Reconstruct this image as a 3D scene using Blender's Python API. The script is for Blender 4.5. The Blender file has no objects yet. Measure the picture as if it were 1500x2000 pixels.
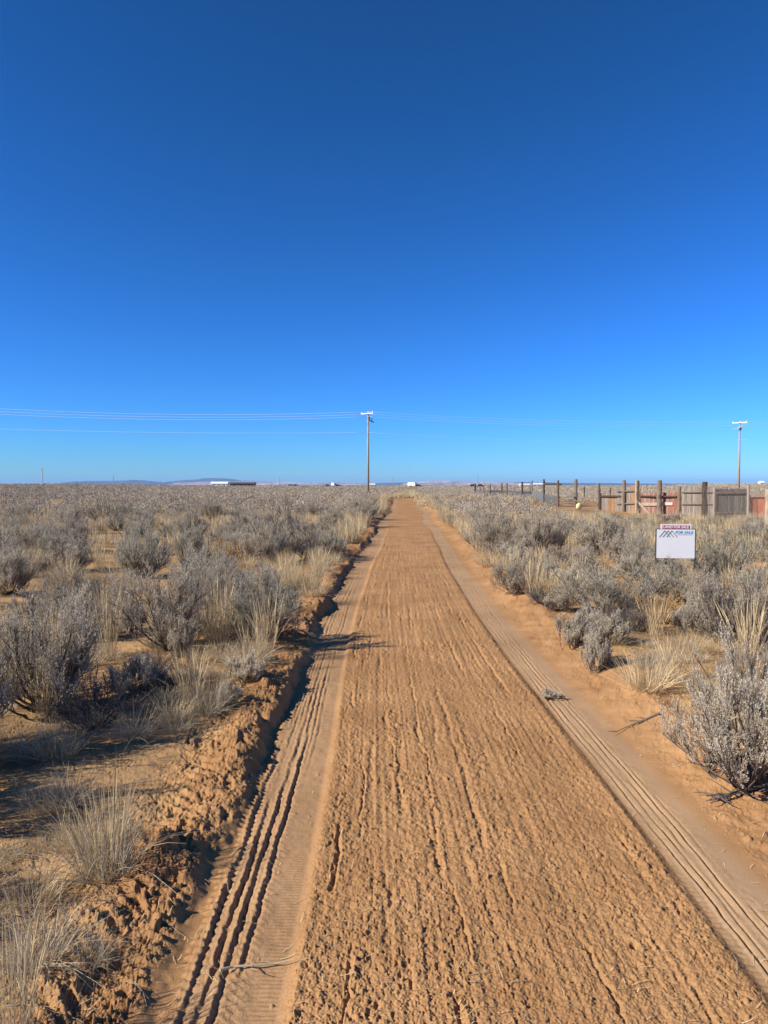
import bpy, math, random
import numpy as np

# ------------------------------------------------------------------ camera, light, sky, exposure
sc = bpy.context.scene
R = math.radians
CAM_H = 1.60
PITCH = math.atan(53 / 1386)
FPX = 1386.0                                   # focal length in pixels of the 1500x2000 photograph
cam = bpy.data.cameras.new('camera')
cam.sensor_fit = 'VERTICAL'
cam.sensor_height = 24.0
cam.lens = 24.0 * FPX / 2000.0
cam.clip_start = 0.05
cam.clip_end = 120000
cam_o = bpy.data.objects.new('camera', cam)
sc.collection.objects.link(cam_o)
cam_o.location = (0, 0, CAM_H)
cam_o.rotation_euler = (math.pi / 2 - PITCH, 0, 0)
sc.camera = cam_o

SUN_EL = R(34)
SUN_BACK = R(22)                               # sun stands to the left and this far behind the camera
to_sun = np.array([-math.cos(SUN_BACK) * math.cos(SUN_EL), -math.sin(SUN_BACK) * math.cos(SUN_EL), math.sin(SUN_EL)])
w = bpy.data.worlds.new('World')
sc.world = w
w.use_nodes = True
nt = w.node_tree
nt.nodes.clear()
sky = nt.nodes.new('ShaderNodeTexSky')
sky.sky_type = 'NISHITA'
sky.sun_disc = False
sky.sun_elevation = SUN_EL
sky.sun_rotation = math.atan2(to_sun[0], to_sun[1])
sky.altitude = 0
sky.air_density = 1.0
sky.dust_density = 0.0
sky.ozone_density = 10.0
# the camera's contrast: a deep, saturated winter sky (each channel raised to a power, glare round the sun capped)
sep = nt.nodes.new('ShaderNodeSeparateColor'); com = nt.nodes.new('ShaderNodeCombineColor')
for ch, (pw, mul) in enumerate(((1.52, .38), (1.33, .85), (1.645, .665))):
    mn = nt.nodes.new('ShaderNodeMath'); mn.operation = 'MINIMUM'; mn.inputs[1].default_value = 9.0
    po = nt.nodes.new('ShaderNodeMath'); po.operation = 'POWER'; po.inputs[1].default_value = pw
    ml = nt.nodes.new('ShaderNodeMath'); ml.operation = 'MULTIPLY'; ml.inputs[1].default_value = mul
    nt.links.new(sep.outputs[ch], mn.inputs[0]); nt.links.new(mn.outputs[0], po.inputs[0])
    nt.links.new(po.outputs[0], ml.inputs[0]); nt.links.new(ml.outputs[0], com.inputs[ch])
bg = nt.nodes.new('ShaderNodeBackground')
bg.inputs[1].default_value = 0.053
wo = nt.nodes.new('ShaderNodeOutputWorld')
nt.links.new(sky.outputs[0], sep.inputs[0])
nt.links.new(com.outputs[0], bg.inputs[0])
nt.links.new(bg.outputs[0], wo.inputs[0])

sl = bpy.data.lights.new('sun', 'SUN')
sl.energy = 5.0
sl.angle = R(0.5)
sl.color = (1.0, 0.93, 0.82)
so = bpy.data.objects.new('sun', sl)
sc.collection.objects.link(so)
from mathutils import Vector, Matrix
so.rotation_euler = Vector(to_sun).to_track_quat('Z', 'Y').to_euler()
so.location = (-20, -8, 20)

sc.view_settings.view_transform = 'Standard'
sc.view_settings.look = 'None'
sc.view_settings.exposure = 0.62
sc.view_settings.gamma = 1.0
sc.cycles.max_bounces = 5
sc.cycles.diffuse_bounces = 3
sc.cycles.glossy_bounces = 2
sc.cycles.transparent_max_bounces = 8
sc.cycles.use_denoising = True
sc.cycles.denoiser = 'OPENIMAGEDENOISE'
sc.cycles.denoising_input_passes = 'RGB_ALBEDO_NORMAL'
sc.cycles.denoising_prefilter = 'ACCURATE'
sc.cycles.use_adaptive_sampling = False

# ------------------------------------------------------------------ numpy noise
def h2(ix, iy, seed):
    n = (ix * 374761393 + iy * 668265263 + seed * 974634777) & 0xffffffff
    n = ((n ^ (n >> 13)) * 1274126177) & 0xffffffff
    n = ((n ^ (n >> 15)) * 2246822519) & 0xffffffff
    n = n ^ (n >> 16)
    return n / 4294967296.0

def vnoise(x, y, seed=0):
    x = np.asarray(x, float); y = np.asarray(y, float)
    x, y = np.broadcast_arrays(x, y)
    ix = np.floor(x).astype(np.int64); iy = np.floor(y).astype(np.int64)
    fx = x - ix; fy = y - iy
    fx = fx * fx * (3 - 2 * fx); fy = fy * fy * (3 - 2 * fy)
    a = h2(ix, iy, seed); b = h2(ix + 1, iy, seed); c = h2(ix, iy + 1, seed); d = h2(ix + 1, iy + 1, seed)
    return ((a * (1 - fx) + b * fx) * (1 - fy) + (c * (1 - fx) + d * fx) * fy) * 2 - 1

def fbm(x, y, oct=4, seed=0, gain=0.5):
    t = 0; a = 1; s = 0
    for k in range(oct):
        t = t + a * vnoise(x * 2 ** k + 17.3 * k, y * 2 ** k - 9.1 * k, seed + k); s += a; a *= gain
    return t / s

def clods(x, y, cell, rmin, rmax, prob, seed):
    """height of rounded lumps strewn on a jittered grid (prob may be an array)"""
    gx = np.floor(x / cell).astype(np.int64); gy = np.floor(y / cell).astype(np.int64)
    out = np.zeros_like(x)
    for dx in (-1, 0, 1):
        for dy in (-1, 0, 1):
            cx = gx + dx; cy = gy + dy
            px = (cx + 0.1 + 0.8 * h2(cx, cy, seed)) * cell
            py = (cy + 0.1 + 0.8 * h2(cx, cy, seed + 1)) * cell
            q = h2(cx, cy, seed + 2)
            r = rmin + (rmax - rmin) * q * q
            el = 0.75 + 0.5 * h2(cx, cy, seed + 4)
            on = h2(cx, cy, seed + 3) < prob
            d2 = ((x - px) * el) ** 2 + ((y - py) / el) ** 2
            hh = np.sqrt(np.maximum(r * r - d2, 0)) * on
            out = np.maximum(out, hh)
    return out

def sstep(a, b, x):
    t = np.clip((x - a) / (b - a), 0, 1)
    return t * t * (3 - 2 * t)

# ------------------------------------------------------------------ terrain and road shape
_ys = np.linspace(0, 140, 1401)
_sh = np.interp(_ys, [0, 4, 6.2, 9.5, 14.5, 20, 26.7, 41.8, 63, 90, 140], [0, 0, -.06, -.05, .10, .22, .40, 1.0, 1.45, 2.3, 3.4])
_sh = _sh + .09 * np.sin(_ys * .33 + .6) * np.clip((_ys - 11) / 10, 0, 1) + .05 * np.sin(_ys * .81) * np.clip((_ys - 11) / 10, 0, 1)
_k = np.ones(31) / 31
_sh = np.convolve(np.pad(_sh, 15, mode='edge'), _k, 'valid')
ROAD_END = 62.0

def shift(y):
    return np.interp(y, _ys, _sh)

def base_height(x, y):
    """large and middle scale of the land, without the road's surface detail"""
    x = np.asarray(x, float); y = np.asarray(y, float)
    d = np.hypot(x, y)
    far = sstep(25, 90, d)
    z = 0.05 + 0.055 * sstep(2.6, 5.5, y) * (1 - .55 * sstep(9, 16, y)) + far * 0.16 * fbm(x / 22, y / 22, 3, 5)
    ang = np.arctan2(x, np.maximum(y, 1))
    rise = 1.15 * sstep(-0.16, -0.42, ang) + 1.25 * sstep(0.30, 0.48, ang)
    z = z + rise * sstep(90, 300, d) * (1 - sstep(1500, 5000, d))
    z = z + 0.42 * sstep(50, 64, y) * (1 - sstep(66, 100, y)) * np.exp(-((x - 2.2) / 9) ** 2)
    z = z - 0.5 * sstep(300, 2000, d)
    return z

def height(x, y, detail=True):
    x = np.asarray(x, float); y = np.asarray(y, float)
    x, y = np.broadcast_arrays(x, y)
    s = x - shift(y)
    bh = base_height(x, y)
    inr = 1 - sstep(ROAD_END - 4, ROAD_END + 2, y)
    s0 = s
    s = s + (.022 * vnoise(x * 11, y * 11, 45) + .012 * vnoise(x * 34, y * 34, 46)) * sstep(-.60, -.68, s)
    wobL = 0.075 * vnoise(y * 1.1, 0 * y, 41) + 0.04 * vnoise(y * 5, 0 * y, 42)
    wobR = 0.07 * vnoise(y * 0.9, 0 * y, 43) + 0.03 * vnoise(y * 4, 0 * y, 44) + .025 * vnoise(x * 12, y * 12, 47)
    gen = np.clip(.42 + .55 * vnoise(y * .55, 0 * y, 48), .1, .9)
    eL = gen * sstep(-0.64, -1.02, s + wobL * 0.6) + (1 - gen) * sstep(-0.66, -0.76, s + wobL * 0.6)
    eR = .72 * sstep(1.50, 2.02, s + wobR) + .28 * sstep(1.86, 1.97, s + wobR)
    side = np.maximum(eL, eR)
    roadz = bh - (0.05 + 0.055 * sstep(2.6, 5.5, y) * (1 - .55 * sstep(9, 16, y)))
    z = roadz * (1 - side) + bh * side
    z = np.where(inr < 1, z * inr + bh * (1 - inr), z)
    near = 1 - sstep(16, 30, np.hypot(x, y))
    # spoil banks thrown up by the grader
    bankL = np.exp(-((s + 0.84 + wobL) / 0.11) ** 2) * inr
    bankR = np.exp(-((s - 1.88 + wobR) / 0.16) ** 2) * inr
    z = z + bankL * (0.015 + 0.05 * vnoise(y * 1.7, s * 2, 51)) + bankR * (0.03 + 0.035 * vnoise(y * 1.5, s, 52))
    field = side * (1 - 0.0 * inr)
    z = z + field * (0.035 * fbm(x * 0.9, y * 0.9, 3, 61) + 0.012 * fbm(x * 5, y * 5, 2, 62)) * (1 - sstep(30, 60, y))
    if not detail:
        return z
    zd = 0.0
    # --- centre of the road: graded, crumbly, with long scrape lines
    cen = sstep(-0.33, -0.27, s) * (1 - sstep(1.15, 1.21, s)) * inr
    streak = 0.5 + 0.5 * vnoise(s * 13 + 0.4 * vnoise(s * 2, y * 0.7, 71), y * 0.45, 72)
    patch = 0.5 + 0.5 * fbm(s * 3.0, y * 1.1, 3, 73)
    rough = np.clip(1.5 * streak * (0.25 + patch) - .15, 0, 1.2)
    g = 0.0
    rs = np.random.RandomState(4)
    for si in [-.245, -.2, -.15, -.07, .0, .06, .13, .2, .29, .37, .44, .52, .6, .7, .78, .88, .97, 1.06]:
        si = si + rs.uniform(-.03, .03)
        wob = 0.022 * vnoise(y * 0.8, 0 * y + si * 31, 81) + 0.006 * vnoise(y * 5, 0 * y + si * 31, 82)
        wd = rs.uniform(.005, .013); dp = rs.uniform(.004, .013) * (1.5 if si < .1 else 1)
        on = sstep(0.05, 0.55, vnoise(y * 1.9 + si * 90, 0 * y + si * 7, 83))
        u = s - si - wob
        u = u + .008 * vnoise(x * 60, y * 30, 84) + .012 * vnoise(y * 9, 0 * y + si * 11, 85)
        g = g - dp * on * np.exp(-(u / wd) ** 2) + 0.3 * dp * on * np.exp(-((u - 2 * wd) / wd) ** 2)
    fineF = 1 - sstep(9, 20, y)
    wx = x + .007 * vnoise(x * 75, y * 75, 101) + .004 * vnoise(x * 160, y * 160, 102)
    wy = y + .007 * vnoise(x * 75, y * 75, 103) + .004 * vnoise(x * 160, y * 160, 104)
    gfar = 1 - .6 * sstep(4, 12, y)
    grit = (.0045 * np.abs(vnoise(x * 105, y * 105, 105)) + .0030 * vnoise(x * 210, y * 210, 106) + .004 * vnoise(x * 48, y * 40, 108)
            - .013 * sstep(.40, .8, vnoise(x * 92, y * 58, 107)) * np.clip(rough, .2, 1) - .016 * sstep(.55, .9, vnoise(x * 38, y * 22, 109)) * np.clip(rough - .2, 0, 1)) * gfar * .85
    w2x = wx + .022 * vnoise(x * 28, y * 28, 111) + .010 * vnoise(x * 62, y * 62, 112)
    w2y = wy + .022 * vnoise(x * 28, y * 28, 113) + .010 * vnoise(x * 62, y * 62, 114)
    c1 = clods(wx, wy, .015, .003, .0085, 0.8 * np.clip(rough, .15, 1), 100)
    c2 = clods(wx, wy, .036, .005, .016, np.clip(rough - .3, 0, 1) * .5, 110)
    c3 = clods(wx, wy, .12, .010, .034, np.clip(patch - .45, 0, 1) * .6, 120)
    zd = zd + cen * (0.018 + g + (c1 * .8 + c2 * .75 + c3 * .62) * (0.35 + 0.65 * fineF) + grit
                     + 0.010 * fbm(s * 4, y * 1.5, 3, 75)
                     + .0027 * (.3 + patch) * vnoise(s * 34 + .5 * vnoise(s * 3, y * .6, 76), y * .5, 77) + .0024 * vnoise(s * 70 + .6 * vnoise(s * 5, y, 78), y * .9, 79))
    # --- right wheel track
    tr = sstep(1.185, 1.22, s + .014 * vnoise(y * 5, 0 * y, 90) + .008 * vnoise(x * 45, y * 45, 89)) * (1 - sstep(1.42, 1.47, s)) * inr
    rib = 0.0
    for k, si in enumerate([1.255, 1.293, 1.330, 1.366, 1.402]):
        u = s - si - 0.011 * vnoise(y * 1.5, 0 * y + (k // 2) * 5, 91) - .003 * vnoise(y * 9, 0 * y + k, 92)
        on = np.clip(0.45 + 0.65 * vnoise(y * 1.3, 0 * y + k * 3, 93) + .4 * vnoise(y * 6, 0 * y + k * 3, 153), .03, 1)
        rib = rib - 0.010 * on * np.exp(-(u / .0055) ** 2) + .005 * on * np.exp(-((u + .013) / .008) ** 2)
    lug = .0016 * np.sin(y * 2 * math.pi / .033 + 9 * s) * sstep(-.2, .3, vnoise(y * .8, s * 6, 94))
    zd = zd + tr * (rib + lug + .002 * fbm(x * 30, y * 30, 2, 95) + .15 * grit)
    # --- sandy strip and right bank
    sand = sstep(1.42, 1.47, s) * inr
    sl_ = sand * (1 - sstep(2.3, 2.8, s))
    rbk = sstep(1.52, 1.7, s)
    zd = zd + sl_ * (.0022 * np.sin((y * 1.0 + s * 2.2 + .25 * vnoise(y * 3, s * 3, 96)) * 2 * math.pi / .06) * rbk * sstep(-.1, .5, vnoise(y * .5, s, 98))
                     + .020 * fbm(x * 9, y * 9, 4, 97) * rbk
                     + clods(wx, wy, .03, .003, .012, .5 * rbk, 130) * .7 + clods(wx, wy, .10, .008, .028, .20 * rbk, 140) * .7 + .6 * grit * rbk)
    # --- left wheel track, deep ribs and lug marks
    tl = sstep(-.68, -.655, s) * (1 - sstep(-.345, -.29, s)) * inr
    ribl = 0.0
    for k, si in enumerate([-.615, -.565, -.512, -.462, -.622, -.592, -.562, -.532, -.502, -.472, -.442, -.41]):
        u = s - si - 0.010 * vnoise(y * 1.1, 0 * y + k // 2, 141) - .004 * vnoise(y * 7, 0 * y + k, 142)
        on = np.clip(0.40 + 0.7 * vnoise(y * 1.0 + 3 * k, 0 * y + k * 3, 143) + .35 * vnoise(y * 5.5, 0 * y + k * 3, 152), 0, 1.0)
        am = (1 - sstep(3.4, 5.2, y)) * 1.1 if k < 4 else .55 * sstep(3.4, 5.2, y)
        u = u + .005 * vnoise(x * 40, y * 40, 146)
        ribl = ribl - am * 0.012 * on * np.exp(-(u / (.009 if k < 4 else .007)) ** 2) + am * .010 * on * np.exp(-((u + .016) / .009) ** 2)
    lugl = .010 * sstep(-.2, .6, np.sin(y * 2 * math.pi / .042 + 14 * s)) * np.exp(-((s + .645) / .035) ** 2)
    hb = .0035 * sstep(0, .5, np.sin((y + .9 * np.abs(s + .5)) * 2 * math.pi / .037)) * sstep(-.62, -.58, s) * (1 - sstep(-.44, -.41, s)) * sstep(-.3, .3, vnoise(y * .7, s * 4, 147))
    ripl = hb + .0016 * np.sin(y * 2 * math.pi / .019) * np.exp(-((s + .36) / .05) ** 2)
    zd = zd + tl * (ribl * (1 - .3 * sstep(9, 20, y)) + lugl + ripl + .003 * fbm(x * 25, y * 25, 3, 144) + .35 * grit * sstep(-.40, -.46, s) + clods(x, y, .035, .003, .010, .10, 145) * .7)
    # --- left bank: torn lumps
    bl = sstep(-.70, -.78, s + wobL * .6) * sstep(-1.30 - .1 * vnoise(y * 1.3, 0 * y, 159), -.90, s) * inr
    lugb = .016 * sstep(-.1, .6, np.sin(y * 2 * math.pi / .05 + 30 * s)) * sstep(-.1, .4, vnoise(y * .9, 0 * y, 150)) * np.exp(-((s + .80) / .06) ** 2)
    lugb = lugb + .018 * sstep(-.1, .7, np.sin((y + .8 * s) * 2 * math.pi / .085 + 2 * vnoise(y * 2, s * 5, 149))) * np.exp(-((s + .98) / .07) ** 2) * (1 - sstep(3.6, 4.6, y))
    zd = zd + bl * (clods(w2x, w2y, .17, .025, .065, .34, 151) * .8 + clods(w2x, w2y, .07, .006, .030, .26, 154) * .8
                    + clods(wx, wy, .024, .003, .011, .55, 157) * .8 + .026 * fbm(x * 6, y * 4, 4, 158) + lugb + 1.5 * grit
                    - .02 * sstep(.35, .8, vnoise(x * 16 + y * 3, y * 11, 148)))
    # --- open soil of the field
    fl = np.maximum(sstep(-.95, -1.3, s), sstep(2.0, 2.5, s))
    zd = zd + fl * (clods(wx, wy, .035, .003, .010, .3, 160) * .6 + clods(wx, wy, .16, .008, .025, .16, 163) * .6
                    + .007 * fbm(x * 12 + y * 5, y * 22, 3, 166) + .55 * grit)
    for (fx, fy, fa) in PRINTS:
        dx = x - fx; dy = y - fy
        u = (dx * math.cos(fa) + dy * math.sin(fa)) / .032; v = (-dx * math.sin(fa) + dy * math.cos(fa)) / .075
        e_ = np.sqrt(u * u + v * v) + .12 * vnoise(x * 22, y * 22, 191)
        w_ = 1 - sstep(.75, 1.05, e_)
        zd = zd * (1 - .6 * w_) + w_ * .012
    for (fx, fy, fr) in HOLES:
        e_ = np.hypot(x - fx, (y - fy) * .8) / fr + .25 * vnoise(x * 40, y * 40, 192)
        zd = zd - .035 * (1 - sstep(.4, 1.0, e_)) + .003 * np.exp(-((e_ - 1.5) / .5) ** 2)
    return z + zd * (0.25 + 0.75 * near)

PRINTS = []; HOLES = []
def ray(px, py):
    """direction of the sight line through a pixel of the 1500x2000 photograph"""
    c = np.array([(px - 750) / FPX, 1.0, -(py - 1000) / FPX])
    cp, sp = math.cos(PITCH), math.sin(PITCH)
    return np.array([c[0], c[1] * cp + c[2] * sp, -c[1] * sp + c[2] * cp])

def on_ground(px, py):
    d = ray(px, py)
    z = 0.1
    for _ in range(12):
        t = (CAM_H - z) / max(-d[2], 1e-4)
        x, y = d[0] * t, d[1] * t
        z = float(height(x, y, False))
    return x, y, z

def at(px, py, Y):
    d = ray(px, py)
    t = Y / d[1]
    return np.array([d[0] * t, Y, CAM_H + d[2] * t])

for px, py, fa in ((895, 1725, .7), (765, 1640, .9), (900, 1385, .2), (925, 1440, -.1)):
    x_, y_, _z = on_ground(px, py); PRINTS.append((x_, y_, fa))
for px, py, fr in ((768, 1500, .020), (1238, 1856, .015), (845, 1565, .012), (1150, 1865, .014)):
    x_, y_, _z = on_ground(px, py); HOLES.append((x_, y_, fr))

# ------------------------------------------------------------------ mesh and object helpers
COL = sc.collection

def mesh_np(name, V, F, mat=None, smooth=False, attrs=None):
    V = np.ascontiguousarray(V, np.float32); F = np.ascontiguousarray(F, np.int32)
    me = bpy.data.meshes.new(name)
    k = F.shape[1]
    me.vertices.add(len(V)); me.vertices.foreach_set('co', V.ravel())
    me.loops.add(F.size); me.loops.foreach_set('vertex_index', F.ravel())
    me.polygons.add(len(F))
    me.polygons.foreach_set('loop_start', np.arange(0, F.size, k, dtype=np.int32))
    if smooth:
        me.polygons.foreach_set('use_smooth', np.ones(len(F), bool))
    for nm, (dom, arr) in (attrs or {}).items():
        a = me.attributes.new(nm, 'FLOAT', dom)
        a.data.foreach_set('value', np.ascontiguousarray(arr, np.float32))
    me.update(calc_edges=True)
    if mat:
        me.materials.append(mat)
    return me

def obj(name, me, parent=None):
    o = bpy.data.objects.new(name, me)
    COL.objects.link(o)
    if parent:
        o.parent = parent
    return o

def tag(o, label=None, cat=None, group=None, kind=None):
    if label: o['label'] = label
    if cat: o['category'] = cat
    if group: o['group'] = group
    if kind: o['kind'] = kind
    return o

def empty(name, loc, rz=0, label=None, cat=None, group=None):
    o = bpy.data.objects.new(name, None)
    COL.objects.link(o)
    o.empty_display_size = .2
    o.location = loc
    o.rotation_euler = (0, 0, rz)
    return tag(o, label, cat, group)

class MB:
    """collects boxes, tubes and quads for ONE mesh"""
    def __init__(s):
        s.v = []; s.f = []; s.t = []; s.n = 0
    def add(s, V, F, tint=1.0):
        V = np.asarray(V, float).reshape(-1, 3)
        for f in F:
            s.f.append([i + s.n for i in f]); s.t.append(tint)
        s.v.extend(V.tolist()); s.n += len(V)
    def box(s, a, b, tint=1.0, j=0.0, rnd=None):
        (x0, y0, z0), (x1, y1, z1) = a, b
        V = np.array([[x0, y0, z0], [x1, y0, z0], [x1, y1, z0], [x0, y1, z0], [x0, y0, z1], [x1, y0, z1], [x1, y1, z1], [x0, y1, z1]], float)
        if j: V += rnd.uniform(-j, j, V.shape)
        s.add(V, [(0, 3, 2, 1), (4, 5, 6, 7), (0, 1, 5, 4), (1, 2, 6, 5), (2, 3, 7, 6), (3, 0, 4, 7)], tint)
    def beam(s, p, q, wx, wz, up=(0, 0, 1), tint=1.0):
        """a bar of rectangular section from p to q"""
        p = np.asarray(p, float); q = np.asarray(q, float)
        d = q - p; d /= np.linalg.norm(d)
        u = np.asarray(up, float)
        if abs(np.dot(u, d)) > .95: u = np.array([1., 0, 0])
        a = np.cross(d, u); a /= np.linalg.norm(a)
        b = np.cross(a, d)
        a *= wx / 2; b *= wz / 2
        V = [p - a - b, p + a - b, p + a + b, p - a + b, q - a - b, q + a - b, q + a + b, q - a + b]
        s.add(V, [(0, 3, 2, 1), (4, 5, 6, 7), (0, 1, 5, 4), (1, 2, 6, 5), (2, 3, 7, 6), (3, 0, 4, 7)], tint)
    def tube(s, pts, rad, n=8, tint=1.0, cap=True):
        pts = [np.asarray(p, float) for p in pts]
        m = len(pts)
        rad = [rad] * m if np.isscalar(rad) else list(rad)
        V = []
        u = None
        for i, p in enumerate(pts):
            d = (pts[min(i + 1, m - 1)] - pts[max(i - 1, 0)]); d = d / (np.linalg.norm(d) + 1e-9)
            if u is None:
                u = np.cross(d, [0, 0, 1.]) if abs(d[2]) < .9 else np.cross(d, [1., 0, 0])
            u = u - d * np.dot(u, d); u = u / (np.linalg.norm(u) + 1e-9)
            vv = np.cross(d, u)
            for k in range(n):
                a = 2 * math.pi * k / n
                V.append(p + rad[i] * (math.cos(a) * u + math.sin(a) * vv))
        F = [(i * n + k, i * n + (k + 1) % n, (i + 1) * n + (k + 1) % n, (i + 1) * n + k) for i in range(m - 1) for k in range(n)]
        if cap:
            F.append(tuple(range(n - 1, -1, -1))); F.append(tuple((m - 1) * n + k for k in range(n)))
        s.add(V, F, tint)
    def mesh(s, name, mat=None, smooth=False, bevel=0):
        me = bpy.data.meshes.new(name)
        me.from_pydata(s.v, [], s.f)
        a = me.attributes.new('tint', 'FLOAT', 'FACE')
        a.data.foreach_set('value', np.array(s.t, np.float32))
        if smooth:
            me.polygons.foreach_set('use_smooth', np.ones(len(me.polygons), bool))
        me.update()
        if mat: me.materials.append(mat)
        return me
    def build(s, name, mat, parent=None, smooth=False):
        return obj(name, s.mesh(name, mat, smooth), parent)

# ------------------------------------------------------------------ materials
def new_mat(name):
    m = bpy.data.materials.new(name)
    m.use_nodes = True
    t = m.node_tree
    b = t.nodes['Principled BSDF']
    b.inputs['Specular IOR Level'].default_value = .15
    b.inputs['Roughness'].default_value = .9
    return m, t, b

def nd(t, typ, **kw):
    n = t.nodes.new(typ)
    for k, v in kw.items():
        if k.startswith('i_'):
            n.inputs[k[2:].replace('_', ' ')].default_value = v
        else:
            setattr(n, k, v)
    return n

def mixrgb(t, fac, a, b, mode='MIX'):
    n = t.nodes.new('ShaderNodeMix'); n.data_type = 'RGBA'; n.blend_type = mode
    for s, v in ((n.inputs[0], fac), (n.inputs[6], a), (n.inputs[7], b)):
        if hasattr(v, 'links') or hasattr(v, 'is_linked'):
            t.links.new(v, s)
        elif isinstance(v, (int, float)):
            s.default_value = v
        else:
            s.default_value = (*v, 1) if len(v) == 3 else v
    return n.outputs[2]

def ramp(t, src, stops):
    n = t.nodes.new('ShaderNodeValToRGB')
    e = n.color_ramp.elements
    while len(e) < len(stops): e.new(.5)
    for i, (p, c) in enumerate(stops):
        e[i].position = p
        e[i].color = (*c, 1) if not isinstance(c, (int, float)) else (c, c, c, 1)
    t.links.new(src, n.inputs[0])
    return n.outputs[0]

def mat_plain(name, col, rough=.7, var=.12, scale=6, spec=.3, metal=0):
    m, t, b = new_mat(name)
    tc = nd(t, 'ShaderNodeTexCoord')
    n = nd(t, 'ShaderNodeTexNoise', i_Scale=scale, i_Detail=5.0)
    t.links.new(tc.outputs['Object'], n.inputs['Vector'])
    a = tuple(c * (1 - var) for c in col); z = tuple(min(1, c * (1 + var)) for c in col)
    t.links.new(ramp(t, n.outputs['Fac'], [(.3, a), (.7, z)]), b.inputs['Base Color'])
    b.inputs['Roughness'].default_value = rough
    b.inputs['Specular IOR Level'].default_value = spec
    b.inputs['Metallic'].default_value = metal
    return m

def mat_tint(name, col, rough=.9, objvar=.15, thin=0.0):
    """flat plant material: base colour times the leaf's own tint, with a little change from plant to plant"""
    m, t, b = new_mat(name)
    at_ = nd(t, 'ShaderNodeAttribute', attribute_name='tint')
    oi = nd(t, 'ShaderNodeObjectInfo')
    mr = nd(t, 'ShaderNodeMapRange'); mr.inputs[3].default_value = 1 - objvar; mr.inputs[4].default_value = 1 + objvar
    t.links.new(oi.outputs['Random'], mr.inputs[0])
    mu = nd(t, 'ShaderNodeMath', operation='MULTIPLY')
    t.links.new(at_.outputs['Fac'], mu.inputs[0]); t.links.new(mr.outputs[0], mu.inputs[1])
    hs = nd(t, 'ShaderNodeHueSaturation'); hs.inputs['Color'].default_value = (*col, 1)
    t.links.new(mu.outputs[0], hs.inputs['Value'])
    t.links.new(hs.outputs[0], b.inputs['Base Color'])
    b.inputs['Roughness'].default_value = rough
    b.inputs['Specular IOR Level'].default_value = .12
    if thin:
        tr = nd(t, 'ShaderNodeBsdfTranslucent'); mx = nd(t, 'ShaderNodeMixShader'); mx.inputs[0].default_value = thin
        t.links.new(hs.outputs[0], tr.inputs['Color'])
        t.links.new(b.outputs[0], mx.inputs[1]); t.links.new(tr.outputs[0], mx.inputs[2])
        t.links.new(mx.outputs[0], t.nodes['Material Output'].inputs['Surface'])
    return m

def mat_wood(name, col, col2, stretch=14, rough=.9, tintvar=True, paint=None):
    m, t, b = new_mat(name)
    tc = nd(t, 'ShaderNodeTexCoord')
    mp = nd(t, 'ShaderNodeMapping'); mp.inputs['Scale'].default_value = (stretch, stretch, 1.3)
    t.links.new(tc.outputs['Object'], mp.inputs[0])
    n = nd(t, 'ShaderNodeTexNoise', i_Scale=2.2, i_Detail=6.0, i_Roughness=.65)
    t.links.new(mp.outputs[0], n.inputs['Vector'])
    c = ramp(t, n.outputs['Fac'], [(.30, col2), (.52, col), (.75, tuple(min(1, v * 1.35) for v in col))])
    at_ = nd(t, 'ShaderNodeAttribute', attribute_name='tint')
    hs = nd(t, 'ShaderNodeHueSaturation')
    t.links.new(c, hs.inputs['Color']); t.links.new(at_.outputs['Fac'], hs.inputs['Value'])
    t.links.new(hs.outputs[0], b.inputs['Base Color'])
    bp = nd(t, 'ShaderNodeBump', i_Strength=.5, i_Distance=.01)
    t.links.new(n.outputs['Fac'], bp.inputs['Height']); t.links.new(bp.outputs[0], b.inputs['Normal'])
    b.inputs['Roughness'].default_value = rough
    return m

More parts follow.
